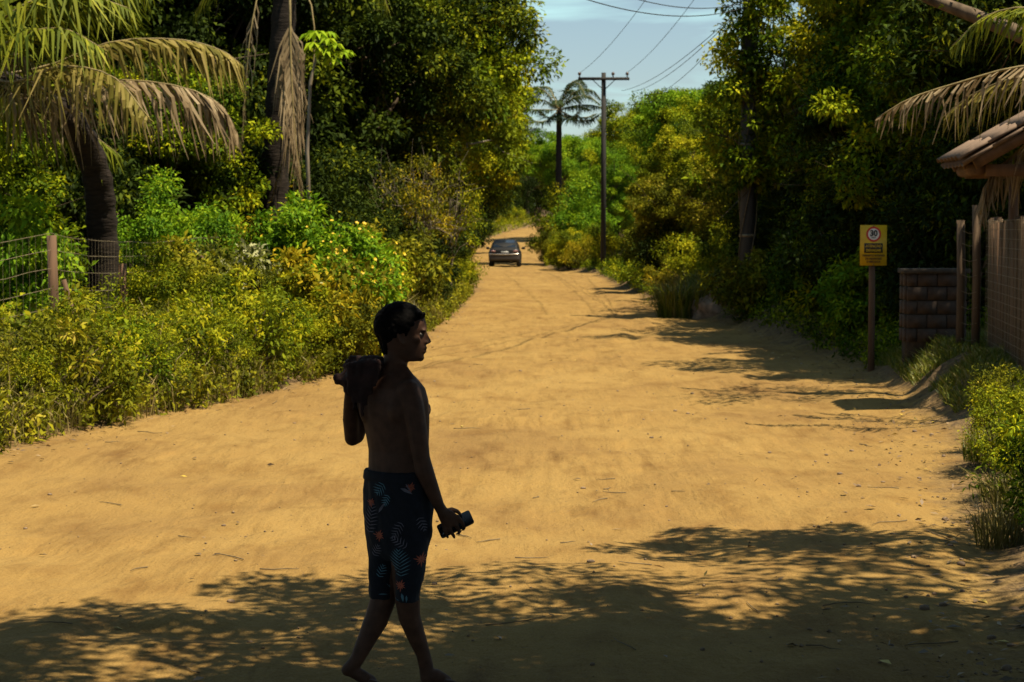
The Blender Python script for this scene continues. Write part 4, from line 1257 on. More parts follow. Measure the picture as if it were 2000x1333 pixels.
# right mass
tr(1370, 84, PT_B, .8, mL_mid, 'sunlit tree whose top touches the sky just past the far pole', rz=.7)
tr(1410, 92, PT_C, .95, mL_bright, 'broad bright green tree forming the rounded skyline', rz=2.9)
tr(1430, 76, PT_A, .72, mL_mid, 'green tree on the skyline left of the leafy pole', rz=4.4)
tr(1345, 66, PT_B, .58, mL_yellow, 'shorter yellow-green tree below the rounded skyline', rz=1.9)
tr(1570, 62, PT_A, .8, mL_mid, 'dense tree directly behind the tall concrete pole', rz=3.7)
tr(1305, 62, PT_D, .7, mL_olive, 'dark olive young tree above the shaded verge beyond the grass clump', rz=1.0)
tr(1590, 46, PT_B, .88, mL_yellow, 'leafy tree wrapped around the tall concrete pole', rz=5.6)
tr(1900, 40, PT_A, 1.0, mL_yellow, 'sunlit tree between the concrete pole and the road sign', rz=2.4)
tr(2050, 37, PT_C, 1.0, mL_mid, 'dark spreading tree behind the road sign', rz=.5)
tr(1960, 35, PT_B, 1.1, mL_mid, 'dark tree behind the brick gate pier', rz=3.0)
tr(1960, 47, PT_A, 1.35, mL_dark, 'tall dark tree at the back of the wood past the road sign', rz=4.7)
tr(1930, 54, PT_C, 1.35, mL_mid, 'tall tree closing the gap behind the road sign wood', rz=1.4)
tr(2250, 32, PT_A, 1.12, mL_dark, 'dark tree shading the tiled gate shelter', rz=2.0)
tr(2290, 27.0, PT_S, .8, mL_dark, 'flat-crowned dark tree roofing over the gate and the sign verge', rz=4.1)
tr(2240, 28.0, PT_C, .85, mL_dark, 'dark spreading crown over the tiled shelter and the sign verge', rz=2.2)
tr(2620, 27, PT_C, 1.05, mL_dark, 'dark tree at the picture edge above the tiled gate shelter', rz=.9)
tr(1750, 34.5, PT_D, .95, mL_mid, 'young tree with low dark leaves beside the sign verge', rz=3.9)
tr(1870, 31.5, PT_D, .95, mL_mid, 'young tree right behind the yellow road sign', rz=5.2)
vn = thing('climbing_vine', 'leafy creeper smothering the upper half of the tall concrete pole', 'vine', (NP[0], NP[1] - .25, gz(NP[0], NP[1])))
rv = np.random.default_rng(19)
zz_ = rv.uniform(2.9, 7.6, 95)
Pv = np.stack([NP[0] + rv.normal(size=95) * (.38 + .12 * (zz_ < 5.2)) + .12, NP[1] - .25 + rv.normal(size=95) * .3, zz_], 1)
LVv = Leaves(); clump_leaves(LVv, Pv, rv.uniform(.14, .34, 95), 60, .15, .45, .8, rv)
mv_ = MB()
for k in range(4):
    mv_.tube([(NP[0] + .2 * math.cos(k * 1.7 + z * 1.1), NP[1] + .2 * math.sin(k * 1.7 + z * 1.1), z) for z in np.linspace(-.1, 7.6, 24)], .014, 5, False)
mv_.build('stems', m_twig, vn)
obj('foliage', LVv.mesh('foliage'), mL_mid, vn)
keep(vn)
tr(1715, 34.2, PT_D, .78, mL_dark, 'low dark tree hanging over the shaded verge left of the road sign', rz=1.3)
tr(1690, 40, PT_D, .8, mL_mid, 'leafy young tree overhanging the verge right of the concrete pole', rz=4.3)
tr(1425, 56, PT_D, .72, mL_olive, 'small olive tree above the grassy mound', rz=1.7)
g = 'understorey bushes past the gate'
for px, Y, s in ((1640, 44, 1.9), (1740, 42, 2.0), (1850, 41, 2.1), (1960, 38, 2.1), (2080, 34, 2.1), (1560, 54, 2.1), (1680, 52, 2.4), (1800, 52, 2.6), (1920, 50, 2.6), (1480, 66, 2.2), (1600, 64, 2.5), (1420, 80, 2.4)):
    plant('understorey_bush', PS_B, (m_twig, mL_dark), X(px, Y), Y, s, R_.uniform(0, 6.28), 'tall dark bush in the deep shade of the wood past the road sign', 'shrub', g)
# far end
g = 'trees closing the far end of the road'
for px, Y, pr, s, m in ((1185, 118, PT_B, .7, mL_bright), (1225, 126, PT_A, .8, mL_mid), (1110, 150, PT_C, .9, mL_bright), (1030, 222, PT_A, 1.1, mL_dark), (925, 172, PT_B, .9, mL_dark), (960, 200, PT_D, 1.6, mL_dark), (985, 212, PT_B, 1.0, mL_dark), (900, 170, PT_A, 1.3, mL_dark),
                        (1160, 190, PT_A, .95, mL_bright), (1260, 170, PT_C, 1.2, mL_mid), (1020, 235, PT_C, 1.0, mL_dark), (1100, 250, PT_A, 1.0, mL_mid), (1180, 250, PT_B, 1.0, mL_mid), (880, 140, PT_C, 1.15, mL_dark), (1310, 130, PT_A, 1.0, mL_mid), (1400, 120, PT_C, 1.2, mL_mid)):
    tr(px, Y, pr, s, m, 'green tree in the distant wood past the end of the road', g)

# trees standing over and around the viewpoint: they cast the shade in the foreground
g = 'shade trees over the near end of the road'
for x, y, pr, s, rz in ((2.2, 5.9, PT_S, 1.0, .3), (5.6, 5.4, PT_S, .95, 2), (-2.7, 5.6, PT_S, 1.0, 5.6), (2.9, 6.4, PT_S, .95, 1.9), (2.5, 4.9, PT_S, 1.05, 4.0), (2.4, 2.8, PT_C, 1.0, 2.2), (-2.4, 2.6, PT_C, 1.0, 1.2), (2.0, -.6, PT_C, 1.2, 4.4), (5.5, -4.5, PT_C, 1.4, 1), (-3.4, -3.0, PT_C, 1.4, 4), (-8.2, 4.5, PT_A, 1.3, 3), (1.0, -9, PT_A, 1.5, 5), (-8, -9, PT_C, 1.5, 1.5), (9.5, 9.0, PT_A, 1.2, .6), (-10.5, 12, PT_A, 1.3, 2.5)):
    plant('shade_tree', pr, (m_bark, mL_dark), x, y, s, rz, 'broadleaf tree arching over the near road from outside the picture', 'tree', g)
rb = np.random.default_rng(17)
tb2 = thing('young_tree', 'slanting verge tree outside the picture whose bough throws the oval shadow on the sand', 'tree', (5.6, 11.7, gz(5.6, 11.7)))
Pb = crown_points(52, (1.4, .68, .4), rb, .1, .35, -1) + np.array([3.75, 11.75, 5.0])
mbt = MB().tube([(5.6, 11.7, -.3), (5.5, 11.7, 2.6), (4.9, 11.7, 4.2), (3.9, 11.75, 4.9), (2.7, 11.7, 5.2)], [.11, .09, .07, .045, .012], 8)
for q in Pb[::2]:
    e_ = Vector(q); mbt.tube([Vector((min(max(e_.x + .5, 2.9), 4.6), 11.72, 4.85)), e_.lerp(Vector((e_.x + .3, 11.72, 4.9)), .5), e_], [.018, .012, .004], 4, False)
mbt.build('trunk', m_bark, tb2, True)
LVy = Leaves(); clump_leaves(LVy, Pb, rb.uniform(.12, .3, len(Pb)), 70, .11, .4, .7, rb)
obj('crown', LVy.mesh('crown'), mL_mid, tb2)
keep(tb2)

# ------------------------------------------------------------------ palms
def palm(name, label, base, top, r0, fronds, lean_pts=None):
    z0 = gz(base[0], base[1])
    t = thing(name, label, 'palm', (base[0], base[1], z0))
    P = [Vector((base[0], base[1], z0 - .3))] + [Vector(p) for p in (lean_pts or [])] + [Vector(top)]
    C = bez(P, 40)
    rad = [r0 * (1.25 - .35 * i / 39) * (1 + .10 * ((i % 3) == 0)) for i in range(40)]
    MB().tube([Vector(c) for c in C], rad, 10).build('trunk', m_ptrunk, t, True)
    for i, f in enumerate(fronds):
        frond(t, seed=100 + i + int(base[1]), **f)
    keep(t)
    return t
YA = 27.5
crn = at(-25, 150, YA)
def A(px, py, dY=0): return at(px, py, YA + dY)
palm('coconut_palm', 'coconut palm with arching green and browning fronds above the fence', (X(208, YA + 1.5), YA + 1.5), crn, .19, [
    dict(pts=[crn, A(60, 190, -.2), A(190, 158, -.4), A(330, 165, -.5), A(425, 200, -.5), A(462, 258, -.5)], leaf_len=1.15, n=85, mat_=m_fdry, hang=.93, width=.042, start=.10),
    dict(pts=[crn, A(90, 130, .3), A(220, 82, .3), A(350, 78, .3), A(430, 98, .3), A(470, 125, .3)], leaf_len=1.0, n=85, mat_=m_fyel, hang=.85, width=.042, start=.15),
    dict(pts=[crn, A(20, 60, -.3), A(90, -10, -.5), A(190, -50, -.6), A(290, -20, -.6)], leaf_len=1.25, n=70, mat_=m_frond, hang=.55, width=.045),
    dict(pts=[crn, A(-20, 70, -.6), A(50, 8, -.9), A(150, -14, -1.0), A(255, 18, -1.1)], leaf_len=1.35, n=70, mat_=m_frond, hang=.42, width=.042),
    dict(pts=[crn, A(0, 95, -.9), A(60, 62, -1.3), A(130, 58, -1.5), A(200, 95, -1.6)], leaf_len=1.2, n=60, mat_=m_frond, hang=.5, width=.04),
    dict(pts=[crn, A(-10, 40, .5), A(10, -60, .8), A(60, -150, 1.0), A(130, -190, 1.0)], leaf_len=1.2, n=60, mat_=m_frond, hang=.3, width=.045),
    dict(pts=[crn, A(30, 160, -.8), A(120, 130, -1.6), A(220, 150, -2.2), A(290, 230, -2.6)], leaf_len=1.1, n=70, mat_=m_fyel, hang=.8, width=.042),
    dict(pts=[crn, A(20, 110, -.3), A(45, 110, -.4), A(58, 170, -.4), A(62, 260, -.4)], leaf_len=.6, n=50, mat_=m_fdry, hang=.9, width=.035),
    dict(pts=[crn, A(-60, 60, 0), A(-160, 30, 0), A(-260, 90, 0)], leaf_len=1.1, n=60, mat_=m_frond, hang=.6, width=.045),
    dict(pts=[crn, A(-70, 160, 0), A(-120, 220, 0), A(-150, 330, 0)], leaf_len=1.0, n=60, mat_=m_fyel, hang=.8, width=.045),
    dict(pts=[crn, A(40, 210, .6), A(130, 230, 1.0), A(230, 300, 1.2)], leaf_len=1.1, n=60, mat_=m_frond, hang=.85, width=.045),
], [at(200, 470, YA + 1.4), at(185, 330, YA + 1.0), at(120, 220, YA + .4)])
# dark palm behind, with the long dead frond hanging down its trunk
YB = 42
def Bp_(px, py, dY=0): return at(px, py, YB + dY)
tp = at(560, -70, YB)
palm('palm_tree', 'tall dark palm with one long dead frond hanging down beside its trunk', (X(520, YB), YB), tp, .26, [
    dict(pts=[tp, Bp_(566, 0, -.5), Bp_(568, 120, -.7), Bp_(575, 250, -.8), Bp_(592, 405, -.8)], leaf_len=1.15, n=130, mat_=m_fdry, hang=.94, width=.045, start=.36, rib=.035),
    dict(pts=[tp, Bp_(610, 20, -.4), Bp_(606, 180, -.6), Bp_(560, 290, -.6), Bp_(530, 390, -.6)], leaf_len=.7, n=50, mat_=m_fdry, hang=.95, width=.035, start=.55, sparse=.5),
    dict(pts=[tp, Bp_(500, -90, 0), Bp_(430, -60, 0), Bp_(380, 30, 0)], leaf_len=1.1, n=60, mat_=m_frond, hang=.7, width=.045),
    dict(pts=[tp, Bp_(640, -110, 0), Bp_(720, -80, 0), Bp_(760, 20, 0)], leaf_len=1.1, n=60, mat_=m_frond, hang=.7, width=.045),
    dict(pts=[tp, Bp_(520, -60, -1), Bp_(490, 60, -1.5), Bp_(478, 200, -1.6), Bp_(470, 300, -1.6)], leaf_len=.8, n=60, mat_=m_fdry, hang=.95, width=.03, start=.4, sparse=.6),
])
# slender broad-leaved tree beside the dead frond
cx_, cy2 = X(612, 39), 39.0
ct = thing('slender_tree', 'slender tree with a few big bright hand-shaped leaves beside the dead frond', 'tree', (cx_, cy2, gz(cx_, cy2)))
apex = at(628, 70, cy2)
MB().tube([Vector((cx_, cy2, -.2)), at(600, 300, cy2), at(606, 160, cy2), apex], [.05, .04, .03, .015], 7).build('trunk', m_barkg, ct, True)
LVc = Leaves()
for px, py in ((600, 65), (618, 60), (640, 75), (655, 85), (668, 100), (650, 112), (632, 95), (678, 98), (612, 82), (645, 62)):
    c = np.array(tuple(at(px, py, cy2 + R_.uniform(-.5, .3))))
    m_ = 8; an = np.linspace(0, 2 * np.pi, m_, endpoint=False) + R_.uniform(0, 1)
    d = unit(np.stack([np.cos(an), np.sin(an), -.45 + 0 * an], 1) + R_.normal(size=(m_, 3)) * .12)
    L = np.full(m_, R_.uniform(.2, .3))
    LVc.add(np.repeat(c[None], m_, 0), d, np.repeat(np.array([[0, 0, 1.]]), m_, 0), L, L * .42, np.clip(.75 + R_.normal(size=m_) * .15, 0, 1), .2, .25)
obj('crown', LVc.mesh('crown'), mL_bright, ct)
keep(ct)
# far palm against the sky
YC = 112
tpc = at(1092, 215, YC)
def Cp(a, L, up): 
    return [tpc, tpc + Vector((math.cos(a) * L * .35, math.sin(a) * L * .35, up * L * .45)), tpc + Vector((math.cos(a) * L * .72, math.sin(a) * L * .72, up * L * .5)), tpc + Vector((math.cos(a) * L, math.sin(a) * L, up * L * .2))]
palm('palm_tree', 'distant palm with feathery crown against the sky beside the far pole', (X(1090, YC), YC), tpc, .16,
     [dict(pts=Cp(a, L, u), leaf_len=.7, n=56, mat_=m_fdark, hang=.3, width=.06, rib=.03) for a, L, u in
      ((.1, 2.5, .9), (.7, 2.4, .2), (-.3, 2.5, .2), (-.15, 2.3, -.5), (.3, 1.9, 1.7), (2.9, 2.4, .5), (3.4, 2.4, 0), (1.6, 2.2, .5), (4.6, 2.2, .4), (4.2, 2.3, -.4), (2.3, 2.2, 1.2), (5.4, 2.3, 1.2), (5.2, 2.2, -.5), (.5, 2.4, -.3), (5.9, 2.4, .6), (3.1, 2.4, 1.0), (3.7, 2.2, -.6), (1.0, 2.3, 1.0))])
# palm whose fronds hang over the gate
YD = 19.6
crD = at(2170, 150, YD)
def D_(px, py, dY=0): return at(px, py, YD + dY)
palm('coconut_palm', 'coconut palm whose dry fronds droop in from the picture edge above the gate', (crD.x + .8, YD + .4), crD, .16, [
    dict(pts=[crD, D_(2080, 130), D_(1985, 132), D_(1880, 160, .2), D_(1780, 192, .3), D_(1712, 232, .4)], leaf_len=.62, n=44, mat_=m_fdry, hang=.93, width=.024, start=.2, sparse=.3),
    dict(pts=[crD, D_(2100, 140, .6), D_(1990, 150, 1.2), D_(1900, 185, 1.5), D_(1840, 230, 1.7)], leaf_len=.65, n=44, mat_=m_fyel, hang=.93, width=.022, start=.2, sparse=.3),
    dict(pts=[crD, D_(2110, 100, .3), D_(2030, 20, .6), D_(1930, 30, 1.0), D_(1860, 90, 1.2)], leaf_len=.7, n=45, mat_=m_frond, hang=.8, width=.024),
    dict(pts=[crD, D_(2060, 225, 1.6), D_(1985, 300, 2.2), D_(1935, 345, 2.4), D_(1915, 420, 2.4)], leaf_len=.65, n=60, mat_=m_fdry, hang=.95, width=.028, start=.3),
    dict(pts=[crD, D_(2250, 60), D_(2330, 60), D_(2420, 160)], leaf_len=.8, n=50, mat_=m_frond, hang=.6, width=.04),
    dict(pts=[crD, D_(2180, 60, 1), D_(2200, 0, 2.2), D_(2210, 60, 3.4)], leaf_len=.8, n=50, mat_=m_frond, hang=.6, width=.04),
])
# bough reaching in at the top of the frame
bo = at(1790, -12, 24); bm = at(1900, 30, 23.6); be = at(2020, 78, 23.2)
tb = thing('leaning_tree', 'leaning tree whose rough bare bough crosses the top corner above the dry fronds', 'tree', (8.6, 22.2, gz(8.6, 22.2)))
MB().tube([(8.6, 22.2, gz(8.6, 22.2) - .3), (8.1, 22.4, 2.4), be + Vector((.9, -.2, -.5)), be, bm, bo, bo + Vector((-.6, .3, .5))], [.2, .17, .14, .105, .085, .065, .03], 9).build('trunk', m_bark, tb, True)
LVb = Leaves()
cp = np.array([tuple(bo.lerp(be, u) + Vector((R_.normal() * .5, R_.normal() * .6, R_.normal() * .45 + (.35 if u < .4 else .1)))) for u in R_.random(46)])
clump_leaves(LVb, cp, R_.uniform(.2, .4, len(cp)), 40, .11, .35, .7, R_)
obj('crown', LVb.mesh('crown'), mL_dark, tb)
keep(tb)

# ------------------------------------------------------------------ shrubs
def sh(px, Y, proto, s, m, label, group=None, sz=None, dx=0, stems=None):
    return plant('shrub', proto, (m_twig, m), X(px, Y) + dx, Y, s, R_.uniform(0, 6.28), label, 'shrub', group, sz=sz)
# the big yellow-flowering bush
fb = thing('flowering_shrub', 'large bright green bush covered in yellow flowers at the road edge', 'shrub', (X(640, 32), 32, gz(X(640, 32), 32)))
rF = np.random.default_rng(8)
def flower_bush():
    LV = Leaves(); P = []
    for cx, cy_, cz, rx, ry, rz_, n in ((-.55, .3, 1.35, .75, .8, 1.05, 75), (.35, -.1, 1.0, .85, .8, .85, 75), (.75, -.6, .7, .6, .6, .65, 45), (-.1, -.9, .7, .8, .6, .65, 45)):
        q = crown_points(n, (rx, ry, rz_), rF, .3, .3, -.8) + np.array([cx, cy_, cz]); P.append(q[q[:, 2] > .1])
    P = np.concatenate(P)
    clump_leaves(LV, P, rF.uniform(.12, .28, len(P)), 85, .125, .34, .85, rF, spread=.45)
    mb = MB()
    for i in range(40):
        e = Vector(P[int(rF.integers(len(P)))]); b = Vector((e.x * .25, e.y * .25, -.1))
        mb.tube([b, b.lerp(e, .5) + Vector((0, 0, .15)), e], [.02, .014, .004], 4, False)
    mb.build('stems', m_twig, fb)
    obj('foliage', LV.mesh('foliage'), mL_bright, fb)
    # flowers on the outside of the clumps
    o = P[rF.choice(len(P), 420)] ; n_ = unit(o - np.array([.1, -.1, .8]) + np.array([.15, -.5, .35]))
    c = o + n_ * .30
    FV = Leaves()
    for k in range(len(c)):
        m = 5; ang = np.arange(m) * 2 * np.pi / m + rF.random() * 6
        a = unit(np.cross(n_[k], [0, 0, 1.]) + 1e-5); b = np.cross(n_[k], a)
        d = unit(np.cos(ang)[:, None] * a + np.sin(ang)[:, None] * b + n_[k] * .35)
        L = np.full(m, rF.uniform(.02, .042))
        FV.add(np.repeat(c[k:k + 1], m, 0), d, np.repeat(n_[k:k + 1], m, 0), L, L * .95, rF.random(m), .1, 0)
    obj('flowers', FV.mesh('flowers'), leafmat('petal_yellow', [(0, (.62, .38, .01)), (1, (.75, .55, .02))], .25), fb)
flower_bush()
sh(618, 28.4, PS_D, 1.0, mL_gold, 'low shrub with large tan and gold leaves in front of the flowering bush')
sh(700, 29.6, PS_D, .6, mL_olive, 'low olive large-leaved shrub beside the walking person')
sh(505, 32.5, PS_B, .82, mL_gold, 'shrub topped with golden yellow leaves left of the flowering bush')
sh(455, 31.0, PS_D, .95, mL_grey, 'dusty pale-leaved shrub standing against the fence')
sh(385, 30.3, PS_D, .95, mL_olive, 'drooping olive shrub leaning on the third fence post')
sh(560, 29.8, PS_D, .8, mL_grey, 'dusty grey-green shrub below the golden shrub')
sh(300, 28.2, PS_B, .72, mL_yellow, 'upright yellow-green shrub beside the second fence post')
sh(350, 27.4, PS_A, .8, mL_yellow, 'yellow-green shrub in front of the fence wires')
sh(440, 28.0, PS_A, .85, mL_olive, 'olive shrub in the middle of the weedy bank')
sh(520, 27.8, PS_A, .82, mL_yellow, 'rounded yellow-green shrub on the weedy bank')
sh(595, 27.8, PS_C, .85, mL_olive, 'low olive shrub spilling towards the sand')
sh(385, 34.5, PS_A, 1.25, mL_bright, 'bright green shrub rising behind the fence posts')
sh(330, 35.5, PS_B, 1.15, mL_bright, 'tall bright green shrub behind the fence between the palm trunk and dead frond')
sh(455, 36, PS_D, .95, mL_bright, 'broad-leaved bright shrub behind the fence near the dead frond', sz=1.2)
sh(5, 26.5, PS_D, 1.05, mL_bright, 'lush broad-leaved plant behind the first fence post', sz=1.2)
sh(-30, 29, PS_B, 1.5, mL_mid, 'tall green shrub at the picture edge behind the fence')
sh(50, 32.5, PS_B, 1.1, mL_mid, 'dark green shrub showing through the fence wires')
sh(262, 33.5, PS_A, .8, mL_mid, 'mid green shrub in the shade behind the second fence post')
sh(180, 24.6, PS_C, .45, mL_yellow, 'low yellow-green weeds at the foot of the front fence post')
sh(110, 22.9, PS_C, .55, mL_olive, 'low dry olive bush in front of the front fence post')
sh(20, 21.6, PS_C, .8, mL_olive, 'low dry bush at the picture edge on the weedy bank')
sh(270, 24.6, PS_C, .85, mL_olive, 'spreading olive bush in front of the second fence post')
sh(-40, 19.6, PS_F, .9, mL_olive, 'thin dark weed clump at the corner of the weedy bank')
g = 'weedy bushes along the sandy road edge'
for px, Y in ((60, 19.6), (130, 20.2), (190, 21.0), (250, 21.8), (310, 22.6), (370, 23.6), (430, 24.4), (490, 25.2), (545, 26.2), (600, 27.0), (150, 22.0), (330, 24.8), (410, 26.0), (480, 26.8), (225, 23.2), (40, 20.8)):
    sh(px, Y, (PS_F, PS_G, PS_G)[int(R_.integers(3))], R_.uniform(.6, .95), (mL_olive, mL_yellow, mL_mid, mL_yellow)[int(R_.integers(4))], 'knee-high bushy weed lining the sandy edge in front of the fence', g)
for px, Y, pr, s, m, tx in (
    (735, 40, PS_A, .85, mL_yellow, 'yellow-green shrub at the road edge just past the flowering bush'),
    (790, 44, PS_A, .8, mL_olive, 'olive shrub with dry twigs where the road narrows'),
    (765, 43, PS_B, .9, mL_dark, 'dark shrub under the golden sapling'),
    (848, 47, PS_B, .55, mL_dark, 'small dark bush casting shadow at the road edge'),
    (825, 54, PS_B, 1.0, mL_dark, 'dark green shrub at the foot of the yellow-leaved sapling'),
    (840, 62, PS_A, 1.0, mL_dark, 'shaded shrub at the mouth of the leafy tunnel'),
    (865, 72, PS_A, 1.0, mL_dark, 'shaded shrub beside the road below the overhanging tree'),
    (745, 41, PS_D, 1.1, mL_olive, 'brownish large-leaved shrub behind the flowering bush'),
    (715, 46, PS_B, 1.5, mL_dark, 'tall shaded shrub filling the gap behind the flowering bush'),
    (640, 44, PS_B, 1.5, mL_dark, 'tall shaded shrub below the hanging dead frond'),
    (560, 45, PS_B, 1.4, mL_dark, 'shaded shrub at the foot of the dark palm'),
    (890, 118, PS_A, 1.4, mL_olive, 'brownish shrub on the bank above the far road bend'),
    (925, 150, PS_C, 1.4, mL_yellow, 'low dry bushes on the bank above the far end of the road'),
    (985, 178, PS_C, 1.6, mL_yellow, 'bright bushes at the very end of the road'),
    (1105, 99, PS_A, 1.1, mL_olive, 'brown-green rounded bush hugging the bend beside the car'),
    (1088, 108, PS_A, 1.1, mL_olive, 'bush at the point of the bend closest to the car'),
    (1120, 97, PS_A, 1.2, mL_yellow, 'yellow-green bush between the bend and the far pole'),
    (1150, 96, PS_C, 1.3, mL_gold, 'golden-brown low bush at the foot of the far pole'),
    (1095, 112, PS_B, 1.9, mL_yellow, 'taller yellow-green bush behind the bend'),
    (1140, 108, PS_B, 2.0, mL_bright, 'tall bright bush behind the far pole'),
    (1200, 92, PS_A, 1.3, mL_yellow, 'sunlit bush just past the far pole'),
    (1262, 86, PS_C, 1.0, mL_yellow, 'low grassy bush in front of the far pole'),
    (1300, 70, PS_B, 1.4, mL_dark, 'dark bush throwing shadow onto the far right verge'),
    (1335, 62, PS_B, 1.4, mL_dark, 'very dark bush in the hollow beside the grass mound'),
    (1275, 78, PS_B, 1.3, mL_olive, 'olive bush above the far shaded verge'),
    (1375, 49.5, PS_A, 1.1, mL_yellow, 'bright yellow-green bush above the grassy mound'),
    (1335, 51, PS_A, .8, mL_gold, 'golden sprigs beside the grassy mound'),
    (1420, 50, PS_B, .95, mL_yellow, 'yellow-green bush against the concrete pole'),
    (1470, 41, PS_D, .8, mL_olive, 'olive scrub at the foot of the concrete pole'),
    (1590, 39.5, PS_B, .95, mL_mid, 'shaded bush right of the concrete pole'),
    (1610, 36.5, PS_B, 1.0, mL_mid, 'dark bush on the shaded bank past the concrete pole'),
    (1650, 33.5, PS_D, .95, mL_mid, 'leafy bush left of the road sign post'),
    (1690, 31.5, PS_D, .85, mL_bright, 'bright broad-leaved sprigs just left of the sign board'),
    (1745, 31.5, PS_D, .95, mL_mid, 'leafy bush right of the road sign post'),
    (1830, 30, PS_B, 1.2, mL_dark, 'dark bush behind the brick gate pier wall'),
    (1720, 33, PS_B, 1.5, mL_dark, 'tall dark bush directly behind the road sign'),
    (1790, 34, PS_B, 1.6, mL_dark, 'tall dark bush between road sign and brick pier'),
    (1900, 29, PS_B, 1.5, mL_dark, 'dark bush behind the gate posts'),
    (1680, 38, PS_B, 1.5, mL_dark, 'tall dark bush in the deep shade past the concrete pole'),
    (1540, 48, PS_B, 1.5, mL_dark, 'tall dark bush behind the concrete pole foot')):
    sh(px, Y, pr, s, m, tx)
for x, y, pr, s, m, tx in ((3.95, 16.0, PS_F, .6, mL_yellow, 'small sunlit leafy bush at the near verge where the grass thins'), (4.35, 17.6, PS_F, .6, mL_olive, 'olive leafy bush on the near verge below the lawn'), (3.8, 14.4, PS_F, .62, mL_yellow, 'yellow leafy bush hanging over the sand beside the oval shadow')):
    plant('shrub', pr, (m_twig, m), x, y, s, R_.uniform(0, 6), tx, 'shrub')
g = 'shaded weeds at the foot of the right-hand wood'
for i in range(22):
    Y = R_.uniform(27.5, 43); x_ = float(xr(Y)) + R_.uniform(.5, 2.6)
    plant('shrub', (PS_G, PS_D, PS_F)[i % 3], (m_twig, (mL_dark, mL_mid)[int(R_.random() < .35)]), x_, Y, R_.uniform(.4, .75), R_.uniform(0, 6), 'low leafy weed in the shade between the road sign and the concrete pole', 'shrub', g)
# near verge at the picture edge
for x, y, pr, s, m, tx in ((3.66, 13.4, PS_G, .6, mL_mid, 'dark green leafy weed in the near corner beside the sand'), (3.28, 11.35, PS_F, .52, mL_bright, 'lowest bright green plant at the near picture edge'),
                        (4.1, 15.0, PS_G, .6, mL_yellow, 'yellow-green weed behind the near corner grass'), (4.75, 16.6, PS_G, .62, mL_yellow, 'sunlit yellow-green bush at the picture edge beside the grass'), (4.1, 14.0, PS_G, .7, mL_olive, 'olive weed at the picture edge near the oval shadow'),
                        (3.45, 12.3, PS_G, .55, mL_mid, 'shaded green weed above the near corner plant')):
    plant('shrub', pr, (m_twig, m), x, y, s, R_.uniform(0, 6), tx, 'shrub')
def tuft(x, y, me_, s, m, label, group):
    tag(obj('grass_tuft', me_, m, None, (x, y, gz(x, y)), (0, 0, R_.uniform(0, 6)), s), label, 'grass tuft', group)
g = 'grass tufts on the near verge'
for i in range(30):
    y = R_.uniform(12.2, 19.0); x = float(xr(y)) + R_.uniform(.25, 1.5)
    tuft(x, y, ME_TUFT[int(R_.integers(3))], R_.uniform(.4, .8), (m_grass, m_grass, m_drygrass)[int(R_.integers(3))], 'arching grass tuft on the near verge below the board fence', g)
g = 'grass clumps on the mound beside the pole'
for i in range(15):
    Y = R_.uniform(44.5, 50); px = R_.uniform(1312, 1425)
    tuft(X(px, Y), Y, ME_TALL[int(R_.integers(2))], R_.uniform(.8, 1.15), (m_grass, m_drygrass)[int(R_.random() < .7)], 'tall yellow-green grass clump on the mound beside the concrete pole', g)
# root-bound earth mound
mm = MB().ball((0, 0, 0), 1, None, 40, 26)
me = mm.mesh('earth_mound', True)
ruf = lambda c: mnoise(c * 2.1) * .3 + mnoise(c * 6) * .12
ruffle(me, ruf)
tag(obj('earth_mound', me, simple('mound_earth', (.20, .13, .085), .95, var=.4, scale=5, bump=.8), None, (X(1408, 44.3), 44.3, .12), None, (.62, .5, .55)), 'bare root-bound earth mound beside the tall grass clump', 'mound')
# ------------------------------------------------------------------ stuff
def scatter_weeds(name, label, n, fn, per, ll, h, m, seed, ratio=.45):
    r = np.random.default_rng(seed)
    xy = fn(r, n); z = gh(xy[:, 0], xy[:, 1])
    hh = h * r.uniform(.4, 1.15, n)
    C = np.stack([xy[:, 0], xy[:, 1], z], 1)
    LV = Leaves()
    ci = np.repeat(np.arange(n), per); k = len(ci)
    u = r.random(k)
    lean = r.normal(size=(n, 2)) * .35
    pos = C[ci] + np.stack([lean[ci, 0] * u * hh[ci], lean[ci, 1] * u * hh[ci], u * hh[ci]], 1) + r.normal(size=(k, 3)) * .045
    d = unit(r.normal(size=(k, 3)) + np.array([0, 0, .35])); up = unit(np.array([0, 0, 1.]) + r.normal(size=(k, 3)) * .6)
    L = ll * r.uniform(.6, 1.4, k)
    LV.add(pos, d, up, L, L * ratio, np.clip(r.random(n)[ci] * .7 + r.random(k) * .3, 0, 1))
    tag(obj(name, LV.mesh(name), m), label, kind='stuff')
def left_strip(r, n):
    y = 15.5 + 46 * r.random(n) ** 1.5; return np.stack([xl(y) - .05 - 1.7 * r.random(n) ** 1.4, y], 1)
scatter_weeds('weeds', 'dry yellow-green weeds covering the bank along the road', 1700, left_strip, 26, .075, .38, mL_olive, 61)
def left_in(r, n):
    y = 18 + 26 * r.random(n); return np.stack([xl(y) - .9 - 3.0 * r.random(n), y], 1)
scatter_weeds('undergrowth', 'green undergrowth between the weeds and the fence', 900, left_in, 26, .105, .75, mL_yellow, 62)
def right_strip(r, n):
    y = 27.5 + 68 * r.random(n) ** 1.3; return np.stack([xr(y) + .25 + 2.2 * r.random(n), y], 1)
scatter_weeds('weeds', 'low weeds and dead leaves on the shaded verge', 3000, right_strip, 24, .07, .40, mL_mid, 63)
def far_strip(r, n):
    y = 60 + 130 * r.random(n); s = r.random(n) < .55
    s = s | ((y > 76) & (y < 92))
    return np.stack([np.where(s, xl(y) - .1 - 2 * r.random(n), xr(y) + .2 + 2 * r.random(n)), y], 1)
